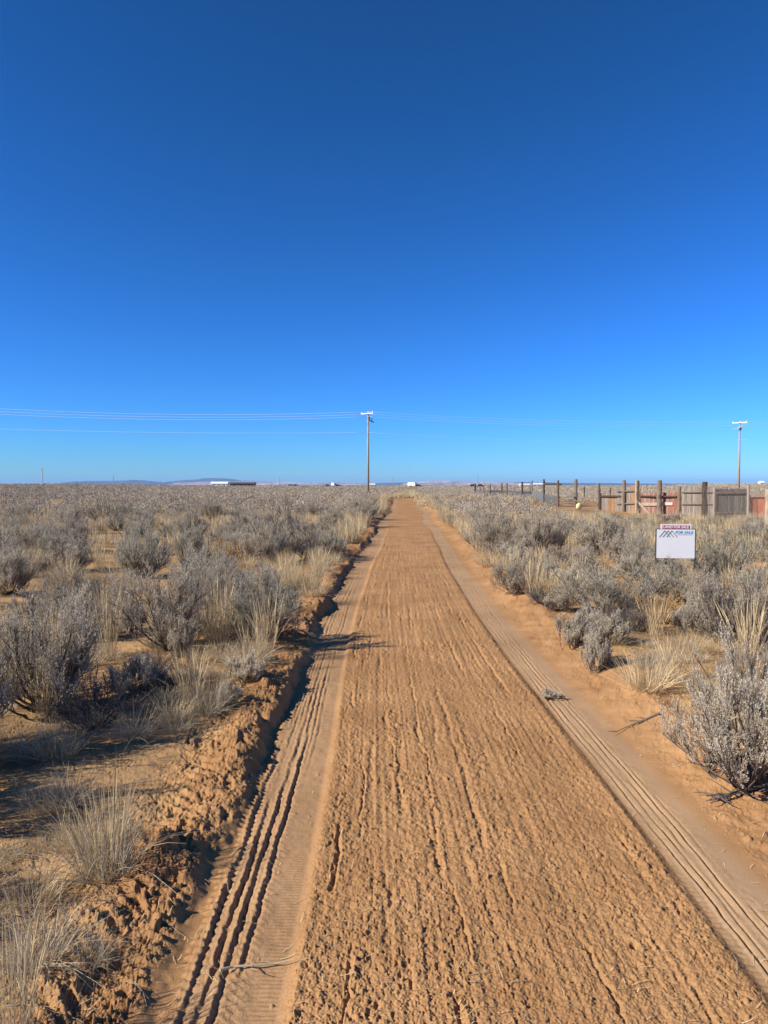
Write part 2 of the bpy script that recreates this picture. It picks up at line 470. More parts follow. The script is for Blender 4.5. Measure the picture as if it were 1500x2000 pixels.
def mat_soil(name, base, dry, fine, far):
    """bare earth: 'smooth' = pressed pale dust, 'litter' = dark plant litter, 'damp' = redder turned earth"""
    m, t, b = new_mat(name)
    geo = nd(t, 'ShaderNodeNewGeometry')
    n1 = nd(t, 'ShaderNodeTexNoise', i_Scale=3.0, i_Detail=8.0, i_Roughness=.62)
    n2 = nd(t, 'ShaderNodeTexNoise', i_Scale=150.0, i_Detail=4.0, i_Roughness=.7)
    n3 = nd(t, 'ShaderNodeTexNoise', i_Scale=.9, i_Detail=5.0, i_Roughness=.6)
    for n in (n1, n2, n3): t.links.new(geo.outputs['Position'], n.inputs['Vector'])
    c = mixrgb(t, ramp(t, n1.outputs['Fac'], [(.3, 0), (.7, 1)]), base, dry)
    sm = nd(t, 'ShaderNodeAttribute', attribute_name='smooth')
    da = nd(t, 'ShaderNodeAttribute', attribute_name='damp')
    li = nd(t, 'ShaderNodeAttribute', attribute_name='litter')
    fa = nd(t, 'ShaderNodeAttribute', attribute_name='far')
    c = mixrgb(t, sm.outputs['Fac'], c, fine)
    c = mixrgb(t, da.outputs['Fac'], c, (.285, .145, .062))
    gr = ramp(t, n2.outputs['Fac'], [(.25, .62), (.5, 1.0), (.8, 1.25)])
    c = mixrgb(t, .75, c, gr, 'MULTIPLY')
    c = mixrgb(t, 1.0, c, ramp(t, n3.outputs['Fac'], [(.30, (.80, .78, .76)), (.5, (.97, .97, .97)), (.70, (1.12, 1.12, 1.13))]), 'MULTIPLY')
    c = mixrgb(t, li.outputs['Fac'], c, (.115, .082, .05))
    fn = nd(t, 'ShaderNodeTexNoise', i_Scale=.5, i_Detail=6.0)
    t.links.new(geo.outputs['Position'], fn.inputs['Vector'])
    fc = ramp(t, fn.outputs['Fac'], [(.35, far), (.6, tuple(v * 1.5 for v in far))])
    c = mixrgb(t, fa.outputs['Fac'], c, fc)
    t.links.new(c, b.inputs['Base Color'])
    bp = nd(t, 'ShaderNodeBump', i_Strength=.45, i_Distance=.006)
    t.links.new(n2.outputs['Fac'], bp.inputs['Height']); t.links.new(bp.outputs[0], b.inputs['Normal'])
    b.inputs['Roughness'].default_value = .95
    b.inputs['Specular IOR Level'].default_value = .08
    return m

M_ROAD = mat_soil('road_earth', (.338, .180, .076), (.39, .219, .098), (.378, .238, .128), (.22, .145, .07))
M_SOIL = mat_soil('field_earth', (.365, .210, .090), (.435, .265, .122), (.40, .25, .12), (.19, .14, .088))
M_LEAF = mat_tint('sage_leaf', (.63, .555, .415), objvar=.16, thin=.33)
M_LEAF_GREEN = mat_tint('sage_leaf_greenish', (.53, .50, .37), objvar=.12, thin=.33)
M_SAGE_FAR = mat_tint('sage_field', (.55, .465, .35), objvar=0)
M_STEM = mat_tint('sage_bark', (.15, .115, .088), objvar=.15)
M_STRAW = mat_tint('straw', (.60, .47, .275), objvar=.15, thin=.25)
M_GREYGRASS = mat_tint('grey_dry_grass', (.48, .40, .275), objvar=.12, thin=.25)
M_RUSTY = mat_tint('russet_weed', (.36, .22, .09), objvar=.1)
M_DEAD = mat_tint('dead_branch', (.12, .10, .085), objvar=.1)

# ------------------------------------------------------------------ ground and road
def build_ground():
    # rows: coarse behind, about pixel-fine in front of the camera, coarser and coarser to the horizon
    ys = list(np.linspace(-40, 0.2, 24)) + [.6, 1.0, 1.3]
    y = 1.5
    while y < 42:
        ys.append(y)
        y += min(max(.0027, .00066 * y * y), .02 * y)
    while y < 34000:
        ys.append(y); y *= 1.045
    ys.append(34000)
    ys = np.array(ys)
    t = np.linspace(-.86, .86, 1480)
    kx = np.concatenate([-np.linspace(1, .02, 26) ** 2, np.zeros(len(t)), np.linspace(.02, 1, 26) ** 2])
    t = np.concatenate([np.full(26, -.86), t, np.full(26, .86)])
    scale = np.maximum(ys, 1.5)
    X = t[None, :] * scale[:, None] + kx[None, :] * (scale[:, None] * .8 + 50)
    Y = np.repeat(ys[:, None], len(t), 1)
    Z = height(X, Y)
    nr, nc = X.shape
    V = np.stack([X, Y, Z], -1).reshape(-1, 3)
    s = (X - shift(Y))
    inr = (Y < ROAD_END)
    smooth = (sstep(1.195, 1.225, s) * (1 - sstep(1.47, 1.56, s)) + sstep(-.67, -.62, s) * (1 - sstep(-.34, -.28, s)) * .6) * inr
    damp = (sstep(-.70, -.76, s) * (1 - sstep(-.95, -1.25, s))) * (.45 + .55 * vnoise(Y * 3, X * 3, 171)) * inr \
        + .5 * sstep(1.6, 1.7, s) * (1 - sstep(1.85, 2.2, s)) * np.clip(vnoise(Y * 1.2, X * 2, 172), 0, 1) * inr
    fld = np.maximum(sstep(-1.0, -1.4, s), sstep(2.1, 2.6, s)); fld = np.maximum(fld, (Y > ROAD_END) * 1.0)
    litter = fld * np.clip(.25 + .75 * fbm(X * 1.4, Y * 1.4, 3, 173), 0, .8)
    far = fld * sstep(40, 160, Y)
    idx = np.arange(nr * nc).reshape(nr, nc)
    F = np.stack([idx[:-1, :-1], idx[:-1, 1:], idx[1:, 1:], idx[1:, :-1]], -1).reshape(-1, 4)
    sc_ = .25 * (s[:-1, :-1] + s[:-1, 1:] + s[1:, 1:] + s[1:, :-1]).ravel()
    yc = Y[:-1, :-1].ravel()
    isr = (sc_ > -.98) & (sc_ < 2.05 - .5 * sstep(25, 60, yc)) & (yc < ROAD_END - 7 * sstep(.2, 1.6, sc_) + 1.5 * vnoise(sc_ * 3, yc * .2, 181)) & (yc > -41)
    at_all = {'smooth': smooth.ravel(), 'damp': np.clip(damp, 0, 1).ravel(), 'litter': litter.ravel(), 'far': far.ravel()}
    for name, mask, mat in (('dirt_road', isr, M_ROAD), ('ground', ~isr, M_SOIL)):
        f = F[mask]
        used = np.unique(f)
        re = np.full(nr * nc, -1, np.int64); re[used] = np.arange(len(used))
        me = mesh_np(name, V[used], re[f], mat, True, {k: ('POINT', a[used]) for k, a in at_all.items()})
        o = tag(obj(name, me), kind='structure')
        if name == 'dirt_road':
            o['label'] = 'freshly graded orange dirt road with tyre tracks between sagebrush fields'
        else:
            o['label'] = 'sandy desert ground under the sagebrush'
build_ground()

# ------------------------------------------------------------------ plants
def unit(a):
    return a / (np.linalg.norm(a, axis=-1, keepdims=True) + 1e-9)

def prisms(P, Q, r0, r1):
    """three-sided tapered rods between P and Q (arrays)"""
    d = unit(Q - P)
    ref = np.where(np.abs(d[:, 2:3]) < .9, np.array([[0, 0, 1.]]), np.array([[1., 0, 0]]))
    u = unit(np.cross(d, ref)); v = np.cross(d, u)
    V = []
    for p, r in ((P, r0), (Q, r1)):
        for k in range(3):
            a = 2 * math.pi * k / 3
            V.append(p + np.reshape(r, (-1, 1)) * (math.cos(a) * u + math.sin(a) * v))
    V = np.stack(V, 1)
    n = len(P)
    b = (np.arange(n) * 6)[:, None]
    F = np.concatenate([b + np.array([[k, (k + 1) % 3, 3 + (k + 1) % 3, 3 + k]]) for k in range(3)], 0)
    return V.reshape(-1, 3), F

def diamonds(A, B, wd, rng, mid=.55, out=None, jit=.5):
    """leaf-shaped quads from A to B"""
    d = unit(B - A)
    rnd = unit(rng.normal(size=A.shape))
    if out is not None: rnd = unit(out + jit * rnd)
    side = unit(np.cross(d, rnd)) * np.reshape(wd, (-1, 1))
    m = A + (B - A) * mid
    V = np.stack([A, m + side, B, m - side], 1)
    F = (np.arange(len(A)) * 4)[:, None] + np.arange(4)[None]
    return V.reshape(-1, 3), F

def join(parts):
    Vs, Fs, n = [], [], 0
    for V, F in parts:
        Vs.append(V); Fs.append(F + n); n += len(V)
    return np.concatenate(Vs), np.concatenate(Fs)

def sage(seed, h=.8, r=.5, nst=34, nsec=9, nsp=8, nleaf=20, leafL=.020, leafW=.0018, upright=.75, airy=0.0, spikeL=(.06, .14)):
    """a sagebrush: arching stems from one root, twigs, upright leafy tips"""
    rng = np.random.RandomState(seed)
    n = nst
    az = rng.uniform(0, 2 * math.pi, n)
    pol = np.arccos(1 - rng.uniform(0, .92, n))
    fac = rng.uniform(.72, 1.08, n) * (1 + .18 * np.sin(az * 2 + seed) + .1 * np.sin(az * 3 + seed * 2))
    tip = np.stack([np.cos(az) * np.sin(pol) * r * fac, np.sin(az) * np.sin(pol) * r * fac, (np.cos(pol) * .80 + .16) * h * fac], -1)
    base = np.stack([rng.normal(0, .05, n), rng.normal(0, .05, n), np.full(n, -.04)], -1)
    ctrl = base + (tip - base) * np.array([.62, .62, .32]) + rng.normal(0, .03, (n, 3))
    bez = lambda t: (1 - t) ** 2 * base[:, None] + 2 * t * (1 - t) * ctrl[:, None] + t * t * tip[:, None]
    T = np.linspace(0, 1, 6)[None, :, None]
    pts = bez(T)
    stems = []
    for k in range(5):
        r0 = (.013 - .0022 * k); r1 = (.013 - .0022 * (k + 1))
        stems.append(prisms(pts[:, k], pts[:, k + 1], np.full(n, r0) * (h / .8), np.full(n, r1) * (h / .8)))
    # twigs
    t2 = rng.uniform(.38 if not airy else .3, 1.0, (n, nsec))[..., None]
    b2 = bez(t2)
    tan = unit(2 * (1 - t2) * (ctrl - base)[:, None] + 2 * t2 * (tip - ctrl)[:, None])
    up = np.array([0, 0, 1.])
    out = unit(np.concatenate([b2[..., :2], 0 * b2[..., :1]], -1))
    d2 = unit(tan * .55 + up * upright * .7 + out * .25 + rng.normal(0, .38, b2.shape))
    L2 = rng.uniform(.10, .24, (n, nsec, 1)) * (r / .5)
    e2 = b2 + d2 * L2
    B2 = b2.reshape(-1, 3); E2 = e2.reshape(-1, 3); D2 = d2.reshape(-1, 3)
    stems.append(prisms(B2, E2, np.full(len(B2), .0042), np.full(len(B2), .002)))
    # leafy tips
    u3 = rng.uniform(.25, 1, (len(B2), nsp, 1))
    b3 = B2[:, None] + (E2 - B2)[:, None] * u3
    d3 = unit(D2[:, None] * .5 + up * upright + rng.normal(0, .36, b3.shape))
    L3 = rng.uniform(*spikeL, (len(B2), nsp, 1))
    b3 = b3.reshape(-1, 3); d3 = d3.reshape(-1, 3); L3 = L3.reshape(-1, 1)
    e3 = b3 + d3 * L3
    stems.append(prisms(b3, e3, np.full(len(b3), .0018), np.full(len(b3), .0008)))
    nthin = len(b3) * 3
    SV, SF = join(stems)
    u4 = rng.uniform(.12, 1.02, (len(b3), nleaf, 1))
    b4 = (b3[:, None] + (e3 - b3)[:, None] * u4)
    d4 = unit(d3[:, None] * .9 + rng.normal(0, .36, b4.shape))
    L4 = rng.uniform(.7, 1.3, (len(b3), nleaf, 1)) * leafL
    A = b4.reshape(-1, 3); B = (b4 + d4 * L4).reshape(-1, 3)
    o4 = unit(A * np.array([1, 1, .9]) + np.array([0, 0, .22 * h]))
    LV, LF = diamonds(A, B, np.full(len(A), leafW), rng, .55, o4, .9)
    # every tip has its own shade, old leaves are browner and darker
    ts = np.repeat(rng.uniform(.78, 1.16, len(b3)), nleaf) * rng.uniform(.9, 1.1, len(A))
    LV[:, 2] = np.maximum(LV[:, 2], .01)
    st = rng.uniform(.7, 1.3, len(SF)); st[-nthin:] *= 1.8
    return (LV, LF, ts), (SV, SF, st)

def bunch(seed, n=150, h=(.25, .5), spread=.10, lean=.35, curve=.35, wd=.0022, seg=4, heads=0.0):
    """a tuft of grass blades"""
    rng = np.random.RandomState(seed)
    az = rng.uniform(0, 2 * math.pi, n)
    rr = spread * np.sqrt(rng.uniform(0, 1, n))
    P = np.stack([rr * np.cos(az), rr * np.sin(az), np.full(n, -.01)], -1)
    az2 = az + rng.normal(0, .7, n)
    ln = np.abs(rng.normal(0, lean, n))
    L = rng.uniform(*h, n)
    d = unit(np.stack([np.cos(az2) * np.sin(ln), np.sin(az2) * np.sin(ln), np.cos(ln)], -1))
    bend = np.stack([np.cos(az2), np.sin(az2), -.55 * np.ones(n)], -1) * np.abs(rng.normal(0, curve, n))[:, None]
    side = unit(np.cross(d, rng.normal(size=d.shape)))
    rows = []
    for k in range(seg + 1):
        t = k / seg
        c = P + d * (L * t)[:, None] + bend * (L * t * t)[:, None]
        wk = wd * (1 - t ** 2 * .85)
        if heads and k == seg - 1: wk = np.where(rng.uniform(0, 1, n) < heads, wd * 2.2, wk)[:, None]
        rows.append(np.stack([c - side * wk, c + side * wk], 1))
    V = np.stack(rows, 1)                       # n, seg+1, 2, 3
    V[..., 2] = np.maximum(V[..., 2], .004)
    b = (np.arange(n) * (seg + 1) * 2)[:, None]
    F = np.concatenate([b + np.array([[2 * k, 2 * k + 1, 2 * k + 3, 2 * k + 2]]) for k in range(seg)], 0)
    ti = np.tile(rng.uniform(.65, 1.25, n), seg)
    return V.reshape(-1, 3), F, ti

def me3(name, d, mat):
    return mesh_np(name, d[0], d[1], mat, False, {'tint': ('FACE', d[2])})

SAGE = []
specs = [dict(h=.8, r=.50), dict(h=.75, r=.55, nst=38), dict(h=.85, r=.45, upright=1.1, spikeL=(.08, .2)), dict(h=.7, r=.55, nst=32, airy=1),
         dict(h=.8, r=.5, nst=26, nsec=10, airy=1, upright=.7, spikeL=(.08, .17)), dict(h=.6, r=.5, nst=36, nsec=8), dict(h=.85, r=.5, nst=30, nleaf=22)]
for i, sp in enumerate(specs):
    lf, st = sage(100 + i, **sp)
    SAGE.append((me3('foliage', lf, M_LEAF_GREEN if i in (3, 6) else M_LEAF), me3('stem', st, M_STEM), sp['h'], sp['r']))
lf, st = sage(140, h=.55, r=.45, nst=28, nsec=8, nsp=5, nleaf=5, leafL=.018, leafW=.002, upright=.6, airy=1)
SAGE_BARE = (me3('foliage', lf, M_STEM), me3('stem', st, M_DEAD), .55, .45)
lf, st = sage(141, h=.42, r=.36, nst=34, nsec=9, nsp=6, nleaf=6, leafL=.02, leafW=.0025, upright=.3, airy=1, spikeL=(.04, .1))
WEED = (me3('foliage', lf, M_RUSTY), me3('stem', st, M_RUSTY), .42, .36)
lf, st = sage(142, h=.38, r=.26, nst=26, nsec=6, nsp=6, nleaf=12, leafL=.03, leafW=.0026, upright=1.6)
SAGE_SMALL = (me3('foliage', lf, M_LEAF), me3('stem', st, M_STEM), .38, .26)
TALL = [me3('blades', bunch(200 + i, 110, (.34, .72), .11, .20, .10, .0016, 4, .5), M_STRAW) for i in range(4)]
TUFT = [me3('blades', bunch(210 + i, 300, (.12, .34), .13, .55, .55, .0016, 5), M_GREYGRASS) for i in range(4)]
LOWT = [me3('blades', bunch(220 + i, 330, (.14, .30), .15, .5, .3, .0016, 4), M_STRAW) for i in range(3)]

prng = random.Random(7)
placed = []                                     # (x, y, radius) of every plant that stands by itself
n_shrub = 0

def put_shrub(kind, x, y, wid, hei, label, group=None, cat='sagebrush', name='sagebrush', rz=None):
    z = float(height(x, y, False))
    e = empty(name, (x, y, z), prng.uniform(0, 6.28) if rz is None else rz, label, cat, group)
    f, s, h0, r0 = kind
    k = wid / (2 * r0)
    e.scale = (k, k, hei / h0)
    obj('foliage', f, e); obj('stem', s, e)
    placed.append((x, y, wid / 2))
    return e

def put_grass(me, x, y, k, kz, label, group=None, name='grass_tuft', cat='grass tuft'):
    o = obj(name, me)
    o.location = (x, y, float(height(x, y, False)))
    o.rotation_euler = (0, 0, prng.uniform(0, 6.28))
    o.scale = (k, k, kz)
    placed.append((x, y, .12 * k))
    return tag(o, label, cat, group)

def px_shrub(kind, px, py, wpx, hpx, label, **kw):
    x, y, z = on_ground(px, py)
    m = FPX / y
    return put_shrub(kind, x, y, wpx / m, hpx / m, label, **kw)

def px_grass(me, px, py, wpx, hpx, label, w0=.5, h0=.55, **kw):
    x, y, z = on_ground(px, py)
    m = FPX / y
    return put_grass(me, x, y, wpx / m / w0, hpx / m / h0, label, **kw)

# shrubs one can tell apart, nearest ones first (pixel of the root, width and height in pixels)
px_shrub(SAGE[2], 95, 1385, 255, 230, 'big upright grey sagebrush at the left edge above the dark shaded ground')
px_shrub(SAGE[4], 330, 1268, 180, 165, 'dark-stemmed grey sagebrush behind the tall straw grass, left of the road')
px_shrub(SAGE[6], 520, 1250, 165, 150, 'grey sagebrush beside the left road bank that throws its shadow onto the track')
px_shrub(SAGE[0], 75, 1245, 160, 100, 'sagebrush just behind the big one at the left edge')
px_shrub(SAGE[1], 425, 1195, 120, 95, 'sagebrush filling the gap between the two nearer ones by the left track')
px_shrub(SAGE[3], 275, 1128, 130, 100, 'rounded greenish grey sagebrush with dark bare lower stems, left field')
px_shrub(SAGE[0], 130, 1120, 110, 75, 'low grey sagebrush left of the rounded greenish one')
px_shrub(SAGE[5], 8, 1160, 110, 95, 'dark sagebrush cut by the left edge of the photo')
px_shrub(SAGE[1], 515, 1100, 100, 85, 'dense grey sagebrush right of the russet tumbleweed')
px_shrub(SAGE[0], 605, 1092, 90, 75, 'grey sagebrush standing close to the left road edge with straw grass before it')
px_shrub(SAGE_BARE, 380, 1120, 70, 60, 'almost leafless brown shrub left of the russet tumbleweed', cat='shrub', name='bare_shrub')
px_shrub(WEED, 455, 1095, 58, 42, 'round russet dry tumbleweed between grey sagebrush left of the road', cat='tumbleweed', name='tumbleweed')
px_shrub(SAGE_BARE, 190, 1415, 190, 90, 'dead dark twiggy shrub collapsed below the big sagebrush', cat='shrub', name='bare_shrub')
px_shrub(SAGE_SMALL, 355, 1282, 50, 60, 'small pale sprig of sage in front of the dark-stemmed sagebrush')
px_shrub(SAGE_SMALL, 480, 1330, 70, 45, 'small low sage on the left bank in deep shade', )
px_shrub(SAGE[1], 1465, 1538, 300, 240, 'large pale silver sagebrush cut by the right edge, nearest to the camera')
px_shrub(SAGE[4], 1480, 1400, 150, 130, 'airy brown-stemmed sagebrush behind the large silver one at the right edge')
px_shrub(SAGE[2], 1455, 1265, 170, 165, 'tall grey sagebrush at the right edge behind the straw tuft')
px_shrub(SAGE[3], 1180, 1200, 180, 95, 'wide dark grey sagebrush right of the road below the sign')
px_shrub(SAGE[0], 1320, 1175, 120, 80, 'grey sagebrush right behind the wide dark one, below the sign')
px_shrub(WEED, 1290, 1215, 90, 58, 'russet dry weed between sagebrush on the right side', cat='tumbleweed', name='tumbleweed')
px_shrub(SAGE_SMALL, 1125, 1265, 75, 60, 'small bluish grey sage on top of the right road bank')
px_shrub(SAGE_SMALL, 1165, 1310, 60, 70, 'small bluish sage at the brink of the right bank, left of the straw tuft')
px_shrub(SAGE[1], 960, 1078, 100, 75, 'sagebrush at the right verge beside the road, with straw grass left of it')
px_shrub(SAGE[2], 1062, 1085, 115, 92, 'dense grey sagebrush right of the road, nearest before the corral')
px_shrub(SAGE[5], 1008, 1155, 80, 65, 'low sagebrush on the right verge with straw grass beside it')
px_shrub(SAGE_SMALL, 1068, 1150, 50, 55, 'small dark sage with straw stems on the right verge')
px_shrub(SAGE[5], 1225, 1100, 100, 62, 'low sagebrush in front of the white sign')
px_shrub(SAGE[0], 1180, 1080, 110, 75, 'sagebrush left of the white sign')
px_shrub(SAGE[3], 1400, 1130, 120, 80, 'sagebrush right of the white sign')
px_shrub(SAGE[6], 1475, 1065, 75, 50, 'bluish sagebrush in front of the red fence panel')
px_shrub(SAGE[0], 1385, 1190, 100, 70, 'sagebrush between the wide dark one and the tall one at the right edge')
# shrubs beyond the picture's left edge: they throw the long shadows across the sand
for (x, y, wd, hh) in ((-2.62, 3.75, .95, 1.0), (-2.5, 3.05, .8, .8), (-3.3, 3.2, .9, .8), (-2.05, 2.25, .6, .5)):
    put_shrub(SAGE[prng.randrange(7)], x, y, wd, hh, 'grey sagebrush just outside the left edge of the view', group='sagebrush outside the left edge')

px_grass(TALL[0], 210, 1285, 75, 175, 'tall straw-coloured grass clump between the big sagebrush and the dark-stemmed one', w0=.5, h0=.7)
px_grass(TALL[1], 520, 1272, 85, 145, 'tall straw grass standing before the sagebrush next to the left bank', w0=.5, h0=.7)
px_grass(TALL[2], 440, 1240, 70, 120, 'straw grass left of the sagebrush by the left bank', w0=.5, h0=.7)
px_grass(TUFT[0], 265, 1440, 100, 75, 'small pale curly grass tuft alone on sand below the sagebrush', h0=.3)
px_grass(TUFT[1], 205, 1705, 190, 190, 'large grey curly grass tuft beside the left bank', h0=.3)
px_grass(TALL[3], 215, 1700, 130, 240, 'thin tall stems rising from the large curly tuft', w0=.5, h0=.7)
px_grass(TUFT[2], 405, 1395, 95, 95, 'pale grass tuft at the edge of the left bank above the rut', h0=.3)
px_grass(TUFT[3], 480, 1300, 120, 60, 'low pale grass mat on the left bank crest', h0=.3)
px_grass(TUFT[0], 70, 1880, 210, 150, 'grey grass tuft low in the left corner', h0=.3)
px_grass(TALL[1], 30, 2020, 170, 290, 'tall thin straw stems at the bottom left corner', w0=.5, h0=.7)
px_grass(TUFT[3], 130, 1570, 130, 90, 'shaded grass tuft left of the large curly tuft', h0=.3)
px_grass(TUFT[2], 175, 1880, 110, 70, 'small dark grass tuft right of the corner tuft', h0=.3)
px_grass(TUFT[1], 55, 1480, 110, 80, 'grass tuft in the shade under the left edge shrubs', h0=.3)
px_grass(LOWT[0], 1260, 1345, 125, 80, 'straw-coloured round grass tuft on the right field near the bank', h0=.28)
px_grass(TALL[3], 1310, 1330, 80, 110, 'thin tall straw stems right of the round tuft', w0=.5, h0=.7)
px_grass(LOWT[1], 600, 1150, 90, 55, 'pale grass mat at the left verge above the rut', h0=.28)
px_grass(LOWT[2], 555, 1190, 80, 50, 'pale grass mat between sagebrush and the left bank', h0=.28)
px_grass(LOWT[1], 1340, 1275, 90, 55, 'straw grass patch left of the tall sagebrush at the right edge', h0=.28)
px_grass(TALL[0], 1280, 1240, 60, 90, 'straw stems beside the russet weed on the right', w0=.5, h0=.7)
px_grass(TALL[2], 1040, 1165, 60, 80, 'straw stems between low sagebrush on the right verge', w0=.5, h0=.7)
px_grass(LOWT[0], 960, 1105, 80, 45, 'straw grass mat at the right road edge', h0=.28)

for _ in range(86):
    if _ < 56:
        y = prng.uniform(2.3, 7.2); x = prng.uniform(-.58 * y - .2, -1.15)
        lab, grp = 'small dry grass tuft on the sand between the left bank and the big sagebrush', 'small tufts on the near left sand'
    else:
        y = prng.uniform(4.0, 8.0); x = prng.uniform(2.05, .56 * y + .3)
        if x > .58 * y: continue
        lab, grp = 'small dry grass tuft on the sand behind the right bank', 'small tufts on the near right sand'
    k = prng.uniform(.3, .75)
    put_grass((TUFT + LOWT)[prng.randrange(7)], x, y, k, k * prng.uniform(.6, 1), lab, group=grp)

for px, py, wp, hp in ((548, 1215, 70, 45), (610, 1165, 70, 45), (570, 1150, 80, 50), (625, 1120, 60, 40), (640, 1105, 60, 38), (520, 1170, 80, 50), (500, 1290, 90, 50),
                       (470, 1320, 80, 55), (430, 1290, 80, 50), (655, 1080, 50, 36), (670, 1060, 46, 40), (700, 1030, 40, 40)):
    px_grass(LOWT[prng.randrange(3)], px, py, wp, hp, 'pale dry grass mat along the top of the left road bank', h0=.28, group='grass mats on the left road bank')
for px, py, wp, hp in ((360, 1340, 110, 55), (270, 1350, 120, 60), (300, 1310, 70, 40), (445, 1375, 60, 40), (60, 1330, 100, 80), (165, 1250, 90, 85), (250, 1235, 70, 60), (400, 1235, 70, 70)):
    px_shrub(SAGE_SMALL if px % 20 else SAGE_BARE, px, py, wp, hp, 'low twiggy half-dead sage among the larger bushes near the left bank', group='low half-dead sage near the left bank')
for px, py, wp, hp in ((1150, 1235, 70, 45), (1190, 1255, 80, 50), (1240, 1230, 90, 60), (1090, 1195, 60, 40), (1060, 1180, 60, 40), (1350, 1240, 80, 60), (1010, 1110, 60, 45), (1110, 1160, 70, 45)):
    px_shrub(SAGE_SMALL if px % 20 else SAGE_BARE, px, py, wp, hp, 'low twiggy sage between the right road bank and the larger bushes', group='low sage near the right bank')

# ---- the rest of the sagebrush: individuals near, one mass beyond
prng2 = np.random.RandomState(11)
def clear(x, y, rad):
    s = x - float(shift(y))
    if y < ROAD_END + 2 and -1.0 - rad * .55 < s < 1.95 + rad * .55: return False
    return True

cand = []
def scatter(rmin, rmax, dens, half, out):
    area = half * (rmax ** 2 - rmin ** 2)
    for _ in range(int(area * dens)):
        r_ = math.sqrt(prng2.uniform(rmin ** 2, rmax ** 2)); a = prng2.uniform(-half, half)
        x, y = r_ * math.sin(a), r_ * math.cos(a)
        out.append((x, y))
scatter(4.5, 34, .95, R(38), cand)
cell = {}
def near_ok(x, y, rad, k):
    gx, gy = int(math.floor(x)), int(math.floor(y))
    for i in range(gx - 2, gx + 3):
        for j in range(gy - 2, gy + 3):
            for (a, b, c) in cell.get((i, j), ()):
                if math.hypot(a - x, b - y) < k * (c + rad): return False
    return True
def mark(x, y, rad):
    cell.setdefault((int(math.floor(x)), int(math.floor(y))), []).append((x, y, rad))
for p in placed: mark(*p)

# ground kept open: the sand patches in front, the corral yard
def open_ground(x, y):
    if y < 6.0 and -2.4 < x < -1.0: return True
    if y < 8.0 and 1.6 < x < 3.2: return True
    return False

def fence_gap(x, y):
    """the strip of thin grass in front of the plank fence"""
    if x < 8: return False
    yf = np.interp(x, [13.6, 14.0, 14.6, 15.0, 16.0, 17.3, 18.2], [44, 39, 37.4, 35.8, 33.8, 32.4, 31.8])
    return yf - 7.0 < y < yf + 2

zones = {('left', 0): 'grey sagebrush crowding the near part of the field left of the dirt road',
         ('left', 1): 'grey sagebrush farther back in the dense field left of the dirt road',
         ('right', 0): 'grey sagebrush in the field between the dirt road and the white sign',
         ('right', 1): 'grey sagebrush in the field right of the road before the corral and fence'}
chosen = []
for (x, y) in cand:
    wid = float(np.clip(prng2.normal(.72, .28), .30, 1.3))
    fx = fence_gap(x, y)
    if fx or open_ground(x, y) or not clear(x, y, wid / 2): continue
    den = vnoise(x * .35, y * .35, 300) + .5 * vnoise(x * .9, y * .9, 301)
    if den < -.02 and prng2.uniform() < .85: continue
    if not near_ok(x, y, wid / 2, .95): continue
    mark(x, y, wid / 2)
    chosen.append((x, y, wid))
chosen.sort(key=lambda c: c[1])
in_view = [c for c in chosen if abs(c[0]) < c[1] * .57 + .5]
single = in_view[:262]
print('shrub candidates', len(chosen), len(in_view), 'last single', single[-1][1])
single_set = set(single)
mass = [c for c in chosen if c not in single_set]
for (x, y, wid) in single:
    side = 'left' if x < shift(y) + .5 else 'right'
    zn = 0 if y < 14 else 1
    kind = SAGE[prng.randrange(7)] if prng.random() < .93 else SAGE_BARE
    hh = wid * prng.uniform(.55, .85) * (1.0 if side == 'left' else (.85 if y < 16 else .66))
    put_shrub(kind, x, y, wid, hh, zones[(side, zn)], group='sagebrush shrubs in the %s field, %s' % (side, 'near' if zn == 0 else 'farther back'))

# ---- far sagebrush: one mesh of many small leaf clumps
def mass_mesh(pts, nq, qw, qh, seed, shade=.74):
    """nq upright leaf clumps for every shrub at (x, y, width)"""
    rng = np.random.RandomState(seed)
    P = np.array(pts)
    n = len(P)
    z = height(P[:, 0], P[:, 1], False)
    az = rng.uniform(0, 2 * math.pi, (n, nq)); pol = np.arccos(1 - rng.uniform(0, 1.0, (n, nq)))
    fr = rng.uniform(.55, 1.0, (n, nq)) * (1 + .2 * np.sin(az * 2 + rng.uniform(0, 6, (n, 1))))
    wid = P[:, 2:3]
    hh = wid * rng.uniform(.55, .8, (n, 1))
    cx = P[:, 0:1] + np.cos(az) * np.sin(pol) * wid / 2 * fr
    cy = P[:, 1:2] + np.sin(az) * np.sin(pol) * wid / 2 * fr
    cz = z[:, None] + (np.cos(pol) * .75) * hh * fr
    A = np.stack([cx, cy, cz], -1).reshape(-1, 3)
    out = np.stack([np.cos(az) * np.sin(pol), np.sin(az) * np.sin(pol), np.full_like(az, .9)], -1).reshape(-1, 3)
    d = unit(out * .35 + np.array([0, 0, 1.]) + rng.normal(0, .3, out.shape))
    B = A + d * (rng.uniform(.6, 1.25, len(A)) * qh)[:, None]
    V, F = diamonds(A, B, rng.uniform(.6, 1.2, len(A)) * qw, rng, .55, unit(out * np.array([1, 1, .6]) + np.array([0, 0, .3])), .7)
    ti = np.repeat(rng.uniform(.68, 1.15, n), nq) * rng.uniform(.82, 1.15, n * nq) * shade
    return V, F, ti

